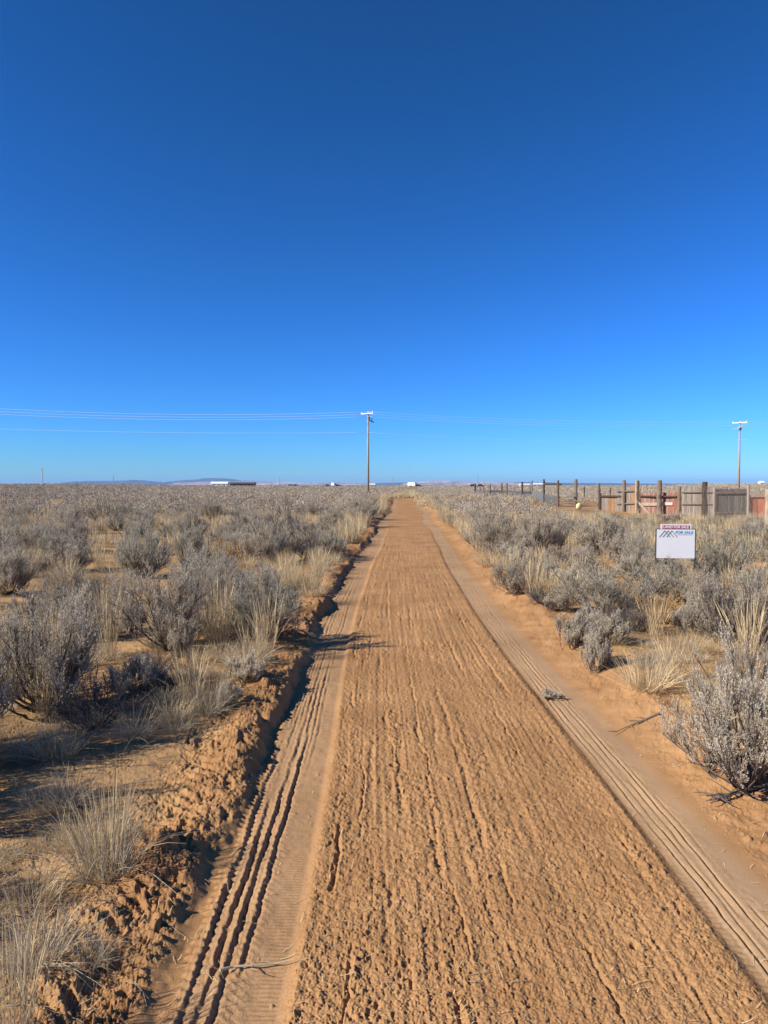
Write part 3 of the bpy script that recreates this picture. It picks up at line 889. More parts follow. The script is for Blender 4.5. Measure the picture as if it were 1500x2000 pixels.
def field(rmin, rmax, dens, half, seed, wmean=.95, k=None):
    rng = np.random.RandomState(seed)
    n = int(half * (rmax ** 2 - rmin ** 2) * dens)
    r_ = np.sqrt(rng.uniform(rmin ** 2, rmax ** 2, n)); a = rng.uniform(-half, half, n)
    x = r_ * np.sin(a); y = r_ * np.cos(a)
    wd = np.clip(rng.normal(wmean, .25, n), .5, 1.6)
    s = x - shift(y)
    ok = ~((y < ROAD_END + 4) & (s > -1.1 - wd * .4) & (s < 2.05 + wd * .4))
    ok &= ~((y >= ROAD_END + 4) & (y < 420) & (np.abs(x - np.interp(y, [78, 120, 200, 420], [2.3, 4.2, 7.5, 18])) < 2.0))
    ok &= ~((y > 330) & (y < 575) & (np.abs((x / y) - .04) < .012))
    ok &= (vnoise(x * .2, y * .2, 310) > -.5) | (rng.uniform(0, 1, n) < .35)
    # the bare yard of the corral
    ok &= ~((x > 8) & (y > 27) & (y < 46) & (y < np.interp(x, [13.6, 14.0, 14.6, 15.0, 16.0, 17.3, 18.2], [46, 41, 39, 37.5, 35.5, 34, 33.5])))
    ok &= ~((y > 43) & (y < 62) & (x > 10.5 + (y - 43) * .12) & (x < 30))
    return np.stack([x, y, wd], -1)[ok]

far_parts = []
m1 = [c for c in mass]
if m1: far_parts.append(mass_mesh(m1, 420, .013, .075, 1))
far_parts.append(mass_mesh(field(34, 62, .62, R(38), 21), 420, .016, .085, 2))
far_parts.append(mass_mesh(field(62, 130, .42, R(37), 22), 160, .024, .11, 3))
far_parts.append(mass_mesh(field(130, 300, .16, R(36), 23, 1.1), 52, .05, .17, 4))
far_parts.append(mass_mesh(field(300, 900, .028, R(35), 24, 1.5), 10, .22, .42, 5))
Vv, Ff, nn = [], [], 0
tt = []
for V, F, t_ in far_parts:
    Vv.append(V); Ff.append(F + nn); nn += len(V); tt.append(t_)
o = obj('sagebrush_field', mesh_np('sagebrush_field', np.concatenate(Vv), np.concatenate(Ff), M_SAGE_FAR, False, {'tint': ('FACE', np.concatenate(tt))}))
tag(o, 'far sagebrush reading as one grey mass out to the horizon', kind='stuff')
print('far quads', len(tt[0]), sum(len(t) for t in tt))

# ---- dry grass: tufts near as things, the rest as one mass
def grass_mass(pts, nb, hmin, hmax, wd, spread, seed, lean=.22):
    rng = np.random.RandomState(seed)
    P = np.asarray(pts); n = len(P)
    z = height(P[:, 0], P[:, 1], False)
    az = rng.uniform(0, 6.283, (n, nb)); rr = spread * np.sqrt(rng.uniform(0, 1, (n, nb))) * P[:, 2:3]
    A = np.stack([P[:, 0:1] + rr * np.cos(az), P[:, 1:2] + rr * np.sin(az), np.repeat(z[:, None], nb, 1) - .01], -1).reshape(-1, 3)
    ln = np.abs(rng.normal(0, lean, n * nb)); a2 = az.ravel() + rng.normal(0, .6, n * nb)
    d = np.stack([np.cos(a2) * np.sin(ln), np.sin(a2) * np.sin(ln), np.cos(ln)], -1)
    L = rng.uniform(hmin, hmax, n * nb) * np.repeat(P[:, 2], nb)
    V, F = diamonds(A, A + d * L[:, None], np.full(len(A), wd), rng, .4)
    return V, F, np.repeat(rng.uniform(.75, 1.2, n), nb) * rng.uniform(.75, 1.2, n * nb)

gl = []
grng = np.random.RandomState(31)
singles_g = 0
gpts = []
for _ in range(2300):
    r_ = math.sqrt(grng.uniform(5.0 ** 2, 34 ** 2)); a = grng.uniform(-R(36), R(36))
    x, y = r_ * math.sin(a), r_ * math.cos(a)
    s = x - float(shift(y))
    if -1.05 < s < 2.0: continue
    if vnoise(x * .35, y * .35, 300) > -.05 and vnoise(x * .8, y * .8, 320) < .25 and grng.uniform() < .8: continue
    gpts.append((x, y))
# straw along both verges
for _ in range(260):
    y = grng.uniform(9, 60); s = -1.05 - abs(grng.normal(0, .5)) if grng.uniform() < .6 else 2.05 + abs(grng.normal(0, .45))
    gpts.append((s + float(shift(y)), y))
gpts.sort(key=lambda p: p[1])
gfar = []
for (x, y) in gpts:
    if abs(x) > y * .57 + .3 or singles_g >= 230:
        gfar.append((x, y, grng.uniform(.7, 1.2))); continue
    q = grng.uniform()
    side = 'left' if x < shift(y) + .5 else 'right'
    if q < .6:
        k = grng.uniform(.5, .9)
        put_grass(TALL[grng.randint(4)], x, y, k, k * grng.uniform(.7, 1.05), 'tall thin straw grass growing among the sagebrush %s of the road' % side, group='tall straw grass in the %s field' % side)
    else:
        k = grng.uniform(.6, 1.2)
        put_grass((LOWT + TUFT)[grng.randint(7)], x, y, k, k, 'low dry grass tuft growing among the sagebrush %s of the road' % side, group='low grass tufts in the %s field' % side)
    singles_g += 1
def gfield(rmin, rmax, dens, seed):
    p = field(rmin, rmax, dens, R(37), seed)
    q = vnoise(p[:, 0] * .12, p[:, 1] * .12, 330) > -.1
    p = p[q]; p[:, 2] = np.random.RandomState(seed).uniform(.7, 1.25, len(p))
    return p
parts = [grass_mass(gfar, 60, .22, .5, .0045, .14, 1)]
parts.append(grass_mass(gfield(34, 70, .42, 41), 26, .28, .58, .011, .22, 2))
parts.append(grass_mass(gfield(70, 160, .17, 42), 12, .3, .62, .03, .35, 3))
parts.append(grass_mass(gfield(160, 420, .05, 43), 7, .35, .75, .09, .5, 4))
# pale grass on the old track past the end of the graded road, and a strip at the left verge
trk = []
for _ in range(160):
    y = grng.uniform(50, 64)
    trk.append((float(shift(y)) + 1.3 + abs(grng.normal(0, .5)) + (60 - y) * .03, y, grng.uniform(.4, .8)))
for _ in range(900):
    y = 62 + 140 * grng.uniform() ** 1.6
    cx = np.interp(y, [62, 90, 120, 200], [1.9, 2.9, 4.2, 7.5])
    trk.append((cx + grng.normal(0, 1.1), y, grng.uniform(.5, .9)))
parts.append(grass_mass(trk, 14, .3, .6, .02, .3, 5))
ver = []
for _ in range(220):
    y = grng.uniform(18, 70)
    ver.append((float(shift(y)) - 1.1 - abs(grng.normal(0, .4)), y, grng.uniform(.7, 1.15)))
parts.append(grass_mass(ver, 26, .3, .62, .007, .2, 6))
Vv, Ff, tt, nn = [], [], [], 0
for V, F, t_ in parts:
    Vv.append(V); Ff.append(F + nn); nn += len(V); tt.append(t_)
o = obj('dry_grass', mesh_np('dry_grass', np.concatenate(Vv), np.concatenate(Ff), M_STRAW, False, {'tint': ('FACE', np.concatenate(tt))}))
tag(o, 'dry straw grass scattered between the far sagebrush', kind='stuff')

# ---- plant litter on road and sand
def litter():
    rng = np.random.RandomState(51)
    n = 5200
    y = 2 + 14 * rng.uniform(0, 1, n) ** 1.5
    x = rng.uniform(-.62, .62, n) * y
    s = x - shift(y)
    keep = (rng.uniform(0, 1, n) < np.where((s > -.66) & (s < 1.5), .40, 1.0)) & (vnoise(x * 1.6, y * 1.6, 340) > -.35)
    x, y = x[keep], y[keep]; n = len(x)
    z = height(x, y) + .006
    a = rng.uniform(0, 6.283, n); L = rng.gamma(2.0, .016, n) + .010
    rows = []
    side = np.stack([-np.sin(a), np.cos(a), 0 * a], -1)
    bend = rng.normal(0, .25, n)
    wd = rng.uniform(.0006, .0013, n)
    for k in range(4):
        t = k / 3 - .5
        qx = x + np.cos(a) * L * t - np.sin(a) * bend * L * t * t; qy = y + np.sin(a) * L * t + np.cos(a) * bend * L * t * t
        qz = height(qx, qy) + .003 + .008 * rng.uniform(0, 1, n) * (k in (1, 2))
        c = np.stack([qx, qy, qz], -1)
        rows.append(np.stack([c - side * wd[:, None], c + side * wd[:, None]], 1))
    V = np.stack(rows, 1)
    b = (np.arange(n) * 8)[:, None]
    F = np.concatenate([b + np.array([[2 * k, 2 * k + 1, 2 * k + 3, 2 * k + 2]]) for k in range(3)], 0)
    o = obj('straw_litter', mesh_np('straw_litter', V.reshape(-1, 3), F, M_STRAW, False, {'tint': ('FACE', np.tile(rng.uniform(.7, 1.3, n), 3))}))
    tag(o, 'broken straw bits strewn over road and sand', kind='stuff')
litter()
def twig_litter():
    rng = np.random.RandomState(52)
    n = 5200
    y = 2 + 15 * rng.uniform(0, 1, n) ** 1.4
    x = rng.uniform(-.66, .66, n) * y
    s = x - shift(y)
    keep = ((s < -1.0) | (s > 2.0)) & (vnoise(x * 1.3, y * 1.3, 341) > -.25)
    x, y = x[keep], y[keep]; n = len(x)
    a = rng.uniform(0, 6.283, n); L = rng.gamma(2.0, .05, n) + .02
    P = np.stack([x, y, height(x, y) + .006], -1)
    mx = x + np.cos(a) * L * .5 + rng.normal(0, .012, n); my = y + np.sin(a) * L * .5 + rng.normal(0, .012, n)
    Mi = np.stack([mx, my, height(mx, my) + .006 + .02 * rng.uniform(0, 1, n)], -1)
    qx = x + np.cos(a) * L; qy = y + np.sin(a) * L
    Q = np.stack([qx, qy, height(qx, qy) + .006 + .02 * rng.uniform(0, 1, n) ** 2], -1)
    r = rng.uniform(.0012, .0032, n)
    V, F = join([prisms(P, Mi, r, r * .8), prisms(Mi, Q, r * .8, r * .4)])
    o = obj('twig_litter', mesh_np('twig_litter', V, F, M_STEM, False, {'tint': ('FACE', rng.uniform(.5, 2.2, len(F)))}))
    tag(o, 'broken sagebrush twigs strewn over the sand beside the road', kind='stuff')
twig_litter()

# ---- loose sticks one can point at
def stick(name, pts_px, r0, label, twigs=0, seed=0, mat=None, lift=.012):
    rng = np.random.RandomState(seed)
    P = []
    for (px, py) in pts_px:
        x, y, z = on_ground(px, py)
        P.append(np.array([x, y, float(height(x, y)) + lift]))
    o0 = P[0].copy()
    P = [p - o0 for p in P]
    m = MB()
    m.tube(P, list(np.linspace(r0, r0 * .35, len(P))), 6)
    for _ in range(twigs):
        i = rng.randint(len(P) - 1); t = rng.uniform()
        b = P[i] * (1 - t) + P[i + 1] * t
        d = P[-1] - P[0]; d = d / np.linalg.norm(d)
        e = b + (d * .6 + rng.normal(0, .5, 3) * np.array([1, 1, .35]) + np.array([0, 0, .15])) * rng.uniform(.04, .12)
        m.tube([b, (b + e) / 2 + rng.normal(0, .008, 3), e], [r0 * .4, r0 * .3, r0 * .15], 4)
    o = m.build(name, mat or M_DEAD)
    o.location = o0
    return tag(o, label, 'stick')
stick('fallen_branch', [(1290, 1395), (1255, 1412), (1222, 1425)], .009, 'forked grey dead branch lying on the slope of the right bank', 5, 1, M_STEM)
stick('fallen_branch', [(1500, 1545), (1440, 1555), (1405, 1572), (1380, 1562)], .011, 'dark dead branch sticking out under the large silver sagebrush', 22, 2, M_DEAD, .03)
stick('fallen_branch', [(560, 1225), (590, 1240), (620, 1258)], .007, 'pale dead sprig hanging over the left bank into the rut', 6, 3, M_GREYGRASS, .05)
stick('fallen_branch', [(362, 1455), (372, 1432), (380, 1418)], .008, 'short dark stick standing on sand left of the road', 2, 4)
stick('fallen_branch', [(430, 1905), (455, 1895), (500, 1893), (540, 1888)], .005, 'thin curved stick lying across the left wheel track near the bottom', 2, 5, M_GREYGRASS)
px_shrub(SAGE_SMALL, 1075, 1364, 46, 15, 'uprooted grey sprig lying on the right wheel track', cat='sprig', name='sage_sprig')

# ------------------------------------------------------------------ utility poles and wires
M_POLE = mat_wood('weathered_pole', (0.407, 0.306, 0.215), (0.249, 0.181, 0.125), 10)
M_METAL = mat_plain('grey_metal', (.5, .5, .5), .45, .1, 8, .5, .6)
M_DARKM = mat_plain('dark_iron', (.05, .05, .055), .5)
M_CERAM = mat_plain('pale_insulator', (.75, .77, .8), .3)
M_ARM = mat_plain('bleached_timber', (.68, .66, .62), .8)
M_WIRE = mat_plain('aluminium_wire', (.85, .85, .85), .6, .03, 1, .3, .0)

def utility_pole(x, y, h, label, armdir, bracket='side', r=.15):
    z = float(height(x, y, False))
    e = empty('utility_pole', (x, y, z), 0, label, 'utility pole', 'wooden poles of the power line by the road')
    m = MB(); m.tube([(0, 0, -.4), (0, 0, h * .5), (0, 0, h)], [r * 1.1, r * .95, r * .75], 14)
    m.build('post', M_POLE, e, True)
    a = np.array([*armdir, 0.0])
    c = np.array([0, 0, h - .12]); n_ = np.array([a[1], -a[0], 0])
    m = MB(); m.beam(c - a * 1.0 + n_ * .2, c + a * 1.0 + n_ * .2, .12, .14)
    arm = m.build('crossarm', M_ARM, e)
    for t in (-.92, 0, .92):
        p = c + a * t + n_ * (.2 if t else 0) + np.array([0, 0, .07 if t else .13])
        m = MB(); m.tube([p, p + [0, 0, .06], p + [0, 0, .1], p + [0, 0, .2]], [.02, .05, .07, .035], 8)
        m.build('insulator', M_CERAM, arm)
    if bracket == 'side':
        m = MB(); m.beam((r * .6, -.1, h - 1.0), (r + .62, -.1, h - 1.28), .1, .14)
        m.tube([(r + .35, -.1, h - 1.05), (r + .35, -.1, h - .7)], .06, 8); m.tube([(r + .05, -.12, h - .9), (r + .05, -.12, h - .5)], .09, 8)
        m.build('bracket', M_DARKM, e)
    else:
        m = MB(); m.beam((-.95, -.2, h - 1.05), (.35, -.2, h - .65), .1, .12); m.build('brace_arm', M_ARM, e)
        m = MB(); m.tube([(0, -.22, h - 1.25), (0, -.22, h - .85)], [.12, .17], 8); m.build('bracket', M_DARKM, e)
    return np.array([x, y, z + h])
P1 = np.array([-2.1, 94.0]); P2 = np.array([53.2, 106.5]); P0 = np.array([-57.5, 83.5])
ad = np.array([.80, -.60])
tops = []
tops.append(utility_pole(*P0, 11.0, 'wooden utility pole outside the left edge of the view', ad))
tops.append(utility_pole(*P1, 11.0, 'tall wooden utility pole with white crossarm standing left of the road in open sagebrush', ad))
tops.append(utility_pole(*P2, 10.9, 'tall brown utility pole rising behind the wooden fence panels', ad, 'brace'))
P3 = P2 + (P2 - P1); tops.append(np.array([*P3, tops[2][2]]))

def wire(p, q, sag, r, label, grp):
    n = 26
    pts = []
    for k in range(n + 1):
        t = k / n
        pts.append(p * (1 - t) + q * t - np.array([0, 0, 4 * sag * t * (1 - t)]))
    m = MB(); m.tube([a - p for a in pts], r, 5)
    o = m.build('power_line', M_WIRE, None, True)
    o.location = p
    return tag(o, label, 'power line', grp)
for i, seg in enumerate(('from the pole by the road out to the left', 'between the pole by the road and the pole behind the fence', 'beyond the pole behind the fence to the right')):
    for t, dz in ((-.92, .12), (0, -.22), (.92, -.55)):
        off = np.array([0, -.25 - .1 * t, dz])
        wire(tops[i] + off, tops[i + 1] + off, .85 if i != 1 else .6, .015 if i == 0 else .008, 'upper power wire ' + seg, 'upper wires ' + seg)
    off = np.array([0, -.2, -2.6])
    wire(tops[i] + off, tops[i + 1] + off, .7 if i else .4, .012 if i == 0 else .0065, 'single lower wire ' + seg, None)

# far poles of other lines, sizes from the photograph
far_poles = [(84, 915, 'lone thin far pole at the left end of the horizon'), (222, 929, 'far thin pole before the blue hill at left'),
             (313, 939, 'tiny far pole at the right foot of the first blue hill'), (354, 938, 'tiny far pole between the two blue hills'),
             (530, 940, 'tiny dark far pole left of its taller neighbour, right of the dark house'), (546, 934, 'thin far pole right of the dark house'),
             (607, 940, 'tiny far pole left of the small dark car'), (767, 931, 'far pole between the tall roadside pole and the camper'),
             (933, 929, 'tall thin far pole right behind the first corral post'), (946, 939, 'tiny far pole above the left corral netting'),
             (986, 940, 'tiny far pole between corral posts'), (1005, 937, 'thin far pole left of the middle corral posts')]
for px, top, lab in far_poles:
    hh = 10.0
    dpx = 947 - top
    Y = min(FPX * (hh - 1.6) / max(dpx, 4), 1300)
    x = (px - 750) / FPX * Y
    z = float(height(x, Y, False))
    e = empty('far_pole', (x, Y, z), 0, lab, 'utility pole')
    hh = CAM_H - z + dpx / FPX * Y
    rr = .00042 * Y
    m = MB(); m.tube([(0, 0, -.3), (0, 0, hh)], [rr * 1.1, rr * .8], 6); m.build('post', M_POLE, e)
    m = MB(); m.beam((-1.0, -.15, hh - .4), (1.0, -.15, hh - .4), .14, .16); m.build('crossarm', M_POLE, e)

# ------------------------------------------------------------------ corral posts, rail and netting
M_POSTD = mat_wood('dark_old_post', (0.094, 0.066, 0.046), (0.038, 0.028, 0.022), 12)
M_POSTG = mat_wood('grey_old_post', (0.212, 0.166, 0.118), (0.094, 0.069, 0.050), 12)
M_POSTR = mat_wood('rusty_brown_post', (0.168, 0.107, 0.065), (0.068, 0.042, 0.028), 12)
def post(px, top, base, wpx, label, mat=M_POSTG, lean=0.0, seed=0, group=None, Y=None):
    if Y is None:
        x, y, z = on_ground(px, base)
    else:
        x = (px - 750) / FPX * Y; y = Y; z = float(height(x, y, False))
    t = at(px + lean, top, y)
    r = wpx / FPX * y / 2
    rng = np.random.RandomState(seed + int(px))
    H = t[2] - z
    n = 9
    pts = [(t[0] - x) * k / n + 0 for k in range(n + 1)]
    m = MB()
    m.tube([(pts[k] + rng.normal(0, r * .10), rng.normal(0, r * .1), -.2 + (H + .2) * k / n) for k in range(n + 1)],
           [r * rng.uniform(.88, 1.1) * (1 if k < n else .9) for k in range(n + 1)], 9)
    o = m.build('fence_post', mat, None, False)
    o.location = (x, y, z)
    tag(o, label, 'fence post', group)
    return np.array([x, y, z]), H
cp = {}
for (px, top, base, wpx, mat, lab) in [
    (928, 944.5, 971, 3.4, M_POSTD, 'thick dark corral post farthest to the left'),
    (937.5, 948, 970, 1.6, M_POSTR, 'thin corral post just right of the first dark one'),
    (945, 947, 972, 1.9, M_POSTR, 'thin brown corral post, third counting from the road'),
    (957.5, 945.5, 972, 2.2, M_POSTR, 'brown corral post left of the pale stake'),
    (965, 951, 969, 1.6, M_POSTG, 'short pale stake in the corral netting'),
    (980.5, 944, 971, 2.8, M_POSTD, 'dark corral post left of its tall brown neighbour'),
    (990, 943.5, 976, 3.0, M_POSTR, 'tall brown corral post behind the netting'),
    (1004, 949, 973, 1.8, M_POSTG, 'short thin corral post left of the thick dark one'),
    (1020, 941, 975, 3.6, M_POSTD, 'thick dark corral post near the white far building'),
    (1035.5, 946, 971, 1.8, M_POSTR, 'short post leaning beside a taller post'),
    (1038.8, 939, 974, 2.8, M_POSTG, 'tall post with a short post at its side'),
    (1062.5, 936, 983, 4.0, M_POSTD, 'dark corral post carrying the left end of the rail'),
    (1090, 938, 990, 4.6, M_POSTR, 'corral post carrying the right end of the rail'),
    (1125, 936, 989, 6.2, M_POSTG, 'thick weathered corral post above the pale yellow sack'),
    (1141, 951, 978, 2.6, M_POSTD, 'slim dark post right behind the thick weathered one'),
    (1192, 953, 975, 2.8, M_POSTD, 'short dark post behind the first fence panel'),
]:
    cp[px] = post(px, top, base, wpx, lab, mat)
# the rail between two posts
a = at(1063, 945.6, cp[1062.5][0][1] - .1); b = at(1096, 946.4, cp[1090][0][1] - .1)
m = MB(); m.tube([a * 0, (b - a) * .5 + [0, 0, .03], b - a], [.07, .075, .06], 8)
o = m.build('fence_rail', M_POSTD); o.location = a
tag(o, 'dark pole rail laid between two tall corral posts', 'rail')
# grey wire netting along the corral
M_NET = mat_plain('galvanised_netting', (.16, .17, .18), .6, .1)
def netting(name, P, z0, z1, dx, dz, r, label, mat, diag=False):
    """woven wire between ground points P, as crossing strands"""
    m = MB()
    o0 = P[0]
    for i in range(len(P) - 1):
        p = P[i] - o0; q = P[i + 1] - o0
        L = np.linalg.norm((q - p)[:2]); u = (q - p) / L
        if diag:
            H = z1 - z0
            k = -H
            while k < L:
                for sgn in (1, -1):
                    a0 = max(k, 0); b0 = min(k + H, L)
                    if b0 - a0 < .02: continue
                    za = z0 + (a0 - k) if sgn > 0 else z1 - (a0 - k)
                    zb = z0 + (b0 - k) if sgn > 0 else z1 - (b0 - k)
                    m.beam(p + u * a0 + [0, 0, za], p + u * b0 + [0, 0, zb], r, r)
                k += dx
            m.beam(p + [0, 0, z1], q + [0, 0, z1], r * 1.6, r * 1.6)
        else:
            nn = max(int(L / dx), 1)
            for k in range(nn):
                c = p + u * (k * dx)
                m.beam(c + [0, 0, z0], c + [0, 0, z1], r, r)
            for k in range(int((z1 - z0) / dz) + 1):
                m.beam(p + [0, 0, z0 + k * dz], q + [0, 0, z0 + k * dz], r, r)
    o = m.build(name, mat); o.location = o0
    return tag(o, label, 'netting')
netting('wire_netting', [cp[k][0] for k in (928, 945, 957.5, 980.5, 1004, 1020, 1038.8, 1062.5)], .05, .82, .085, .11, .018, 'low grey wire netting strung along the corral posts', M_NET)
netting('wire_netting', [cp[k][0] for k in (1062.5, 1090, 1125)], .05, .75, .16, .15, .012, 'thinner wire netting from the rail posts to the thick weathered post', M_NET)
# pale yellow sack
x, y, z = on_ground(1131, 996)
bm_r = np.random.RandomState(3)
th = np.linspace(0, math.pi, 9); ph = np.linspace(0, 2 * math.pi, 17)[:-1]
V = []
for t_ in th:
    for p_ in ph:
        rr = .22 * (1 + .12 * math.sin(3 * p_ + 2 * t_) + bm_r.uniform(-.05, .05))
        V.append((rr * math.sin(t_) * math.cos(p_), rr * .8 * math.sin(t_) * math.sin(p_), .22 + .21 * math.cos(t_) * (1 + .1 * math.sin(2 * p_))))
F = [(i * 16 + k, (i + 1) * 16 + k, (i + 1) * 16 + (k + 1) % 16, i * 16 + (k + 1) % 16) for i in range(8) for k in range(16)]
me = mesh_np('sack', np.array(V), np.array(F), mat_plain('pale_yellow_sack', (.72, .64, .28), .7, .2, 9), True)
e = empty('sack', (x, y, z), .4, 'pale yellow rounded sack lying at the foot of the thick corral post', 'sack')
obj('bag', me, e)
m = MB(); m.tube([(-.05, 0, .42), (-.12, 0, .52), (-.22, .1, .62)], [.03, .02, .012], 6); m.build('tie', M_GREYGRASS, e)

# ------------------------------------------------------------------ wooden fence
M_BG = mat_wood('grey_boards', (0.242, 0.200, 0.158), (0.140, 0.113, 0.088), 9)
M_BD = mat_wood('dark_boards', (0.089, 0.075, 0.063), (0.041, 0.034, 0.029), 9)
M_BR = mat_wood('faded_red_boards', (0.281, 0.160, 0.121), (0.187, 0.117, 0.094), 9)
M_BRD = mat_wood('red_boards', (0.265, 0.117, 0.078), (0.195, 0.086, 0.062), 9)
M_BO = mat_wood('orange_boards', (0.328, 0.195, 0.094), (0.218, 0.125, 0.062), 9)
M_BT = mat_wood('tan_boards', (0.367, 0.289, 0.203), (0.234, 0.179, 0.125), 9)
M_RED = mat_wood('rust_red_sheet', (0.296, 0.105, 0.055), (0.226, 0.078, 0.043), 5)
fd = lambda px: float(np.interp(px, [1169, 1245, 1290, 1330, 1396, 1460, 1500], [44.0, 39.0, 37.4, 35.8, 33.8, 32.4, 31.8]))

def boards(px0, px1, top, bot, widths, rnd, jag=1.2, back=0.0, d0=None):
    """upright boards from px0 to px1, each with its own height, width, shade and set"""
    m = MB()
    xs = np.linspace(px0, px1, widths + 1)
    for k in range(widths):
        a = at(xs[k] + .12, 1000, fd(xs[k]) + back); b = at(xs[k + 1] - .12, 1000, fd(xs[k + 1]) + back)
        a[2] = b[2] = 0
        zt = at(xs[k], top + rnd.uniform(-jag, jag), a[1])[2]; zb = at(xs[k], bot + rnd.uniform(0, jag), a[1])[2]
        zg = float(height(a[0], a[1], False)) - .02
        zb = max(min(zb, zg + .12), zg)
        t = .022; off = rnd.uniform(-.006, .006)
        n = np.array([-(b - a)[1], (b - a)[0], 0]); n /= np.linalg.norm(n)
        V = [a + n * off, b + n * off, b + n * (off + t), a + n * (off + t)]
        z4a = zt + rnd.uniform(-.01, .01)
        VV = [v + [0, 0, zb] for v in V] + [V[0] + [0, 0, zt], V[1] + [0, 0, z4a], V[2] + [0, 0, z4a], V[3] + [0, 0, zt]]
        m.add(VV, [(0, 3, 2, 1), (4, 5, 6, 7), (0, 1, 5, 4), (1, 2, 6, 5), (2, 3, 7, 6), (3, 0, 4, 7)], rnd.uniform(.72, 1.25))
    return m

def rail(px0, py0, px1, py1, hpx, front, thick, parent, mat, name='rail', tint=1.0, org=None):
    a = at(px0, py0, fd(px0) - front); b = at(px1, py1, fd(px1) - front)
    m = MB(); m.beam(a - org, b - org, thick, hpx / FPX * fd(px0), tint=tint)
    return m.build(name, mat, parent)

def panel(px0, label):
    x = (px0 - 750) / FPX * fd(px0); y = fd(px0)
    o = np.array([x, y, float(height(x, y, False))])
    return empty('plank_barrier', o, 0, label, 'fence panel'), o

def put_boards(m, o, parent, mat, name='boards', label=None):
    m.v = (np.array(m.v) - o).tolist()
    q = m.build(name, mat, parent)
    if label: q['label'] = label
    return q
rb = np.random.RandomState(61)
# first panel: low grey boards with an orange section
e, o = panel(1171, 'low grey plank fence panel with a few orange boards, first from the corral side')
put_boards(boards(1173, 1188, 966, 1000, 5, rb), o, e, M_BG)
put_boards(boards(1188, 1201, 966, 1001, 4, rb), o, e, M_BO, 'boards', 'orange-brown boards')
put_boards(boards(1201, 1210, 964, 1002, 3, rb), o, e, M_BG)
rail(1170, 968.6, 1217, 969.2, 2.6, .10, .09, e, M_POSTD, org=o)
m = MB(); p = at(1172, 985, fd(1172) - .12) - o; m.beam([p[0], p[1], -.1], [p[0], p[1], at(1172, 963, fd(1172))[2] - o[2]], .16, .12); m.build('end_stile', M_POSTD, e)
# second panel: grey boards and two rails, orange plank at its right end
e, o = panel(1205, 'grey plank gate panel with two rails and one bright orange plank')
put_boards(boards(1205, 1231, 958, 1006, 8, rb, 1.0, -.12), o, e, M_BG)
put_boards(boards(1231.5, 1240, 949, 1007, 2, rb, .6, -.14), o, e, M_BO, 'plank', 'orange-tan plank')
rail(1204, 959, 1240, 958.6, 2.4, .24, .05, e, M_BG, org=o, tint=.8)
rail(1204, 984, 1240, 983, 2.4, .24, .05, e, M_BG, org=o, tint=.8)
# third panel: faded pink boards with a diagonal brace
e, o = panel(1250, 'faded reddish plank panel with a diagonal brace and a pale cross board')
put_boards(boards(1250, 1306, 962, 1004, 14, rb, 1.0), o, e, M_BR)
put_boards(boards(1306, 1322, 962, 1004, 3, rb, 1.0), o, e, M_BRD, 'boards', 'deeper red boards')
rail(1248, 968.6, 1322, 969.6, 2.2, .08, .07, e, M_POSTD, org=o)
rail(1252, 985, 1293, 984.5, 6.0, .06, .03, e, M_BT, 'cross_board', 1.0, org=o)
rail(1294, 984, 1314, 984, 5.6, .07, .03, e, mat_wood('white_board', (0.484, 0.437, 0.374), (0.390, 0.343, 0.296), 6), 'cross_board', 1.0, org=o)
rail(1244, 978, 1268, 1003, 3.6, .16, .04, e, M_BT, 'brace', 1.0, org=o)
rail(1270, 1009, 1322, 1009, 2.0, .08, .05, e, M_BR, 'rail', .7, org=o)
m = boards(1251, 1255.5, 948.5, 965, 1, rb, .2, .06); put_boards(m, o, e, M_BT, 'plank')
# fourth panel: tall tan-grey boards with three rails
e, o = panel(1332, 'tall tan grey plank panel with three thin rails')
put_boards(boards(1332, 1394, 952, 1012, 15, rb, 1.4), o, e, M_BG)
for py, hp in ((961, 2.0), (984.5, 1.8), (1009, 2.0)):
    rail(1331, py, 1394, py - .4, hp, .06, .05, e, M_BG, org=o, tint=.85)
# fifth panel: dark boards in a frame
e, o = panel(1398, 'dark brown framed plank panel, the darkest of the fence')
put_boards(boards(1399, 1459, 955, 1013, 14, rb, .8), o, e, M_BD)
rail(1397, 962.5, 1459, 961.5, 4.4, .08, .08, e, M_POSTD, org=o)
rail(1397, 1001.5, 1459, 1000.5, 2.8, .08, .08, e, M_POSTD, org=o)
m = MB(); p = at(1399.5, 985, fd(1399) - .07) - o; m.beam([p[0], p[1], .05], [p[0], p[1], at(1400, 955, fd(1400))[2] - o[2]], .07, .07); m.build('end_stile', M_POSTD, e)
# sixth panel: rust red sheet in a pinkish frame
e, o = panel(1465, 'rust red solid panel in a pinkish frame at the right end of the fence')
put_boards(boards(1465, 1495, 968, 1011, 2, rb, .2), o, e, M_RED, 'sheet')
rail(1464, 968.5, 1497, 968.5, 5.5, .05, .05, e, M_BR, 'frame', 1.0, org=o)
rail(1464, 1010.5, 1497, 1010.5, 2.6, .05, .05, e, M_BR, 'frame', 1.0, org=o)
m = MB(); p = at(1466, 985, fd(1466) - .05) - o; m.beam([p[0], p[1], .03], [p[0], p[1], at(1466, 971, fd(1466))[2] - o[2]], .05, .05, tint=.8); m.build('frame', M_BR, e)
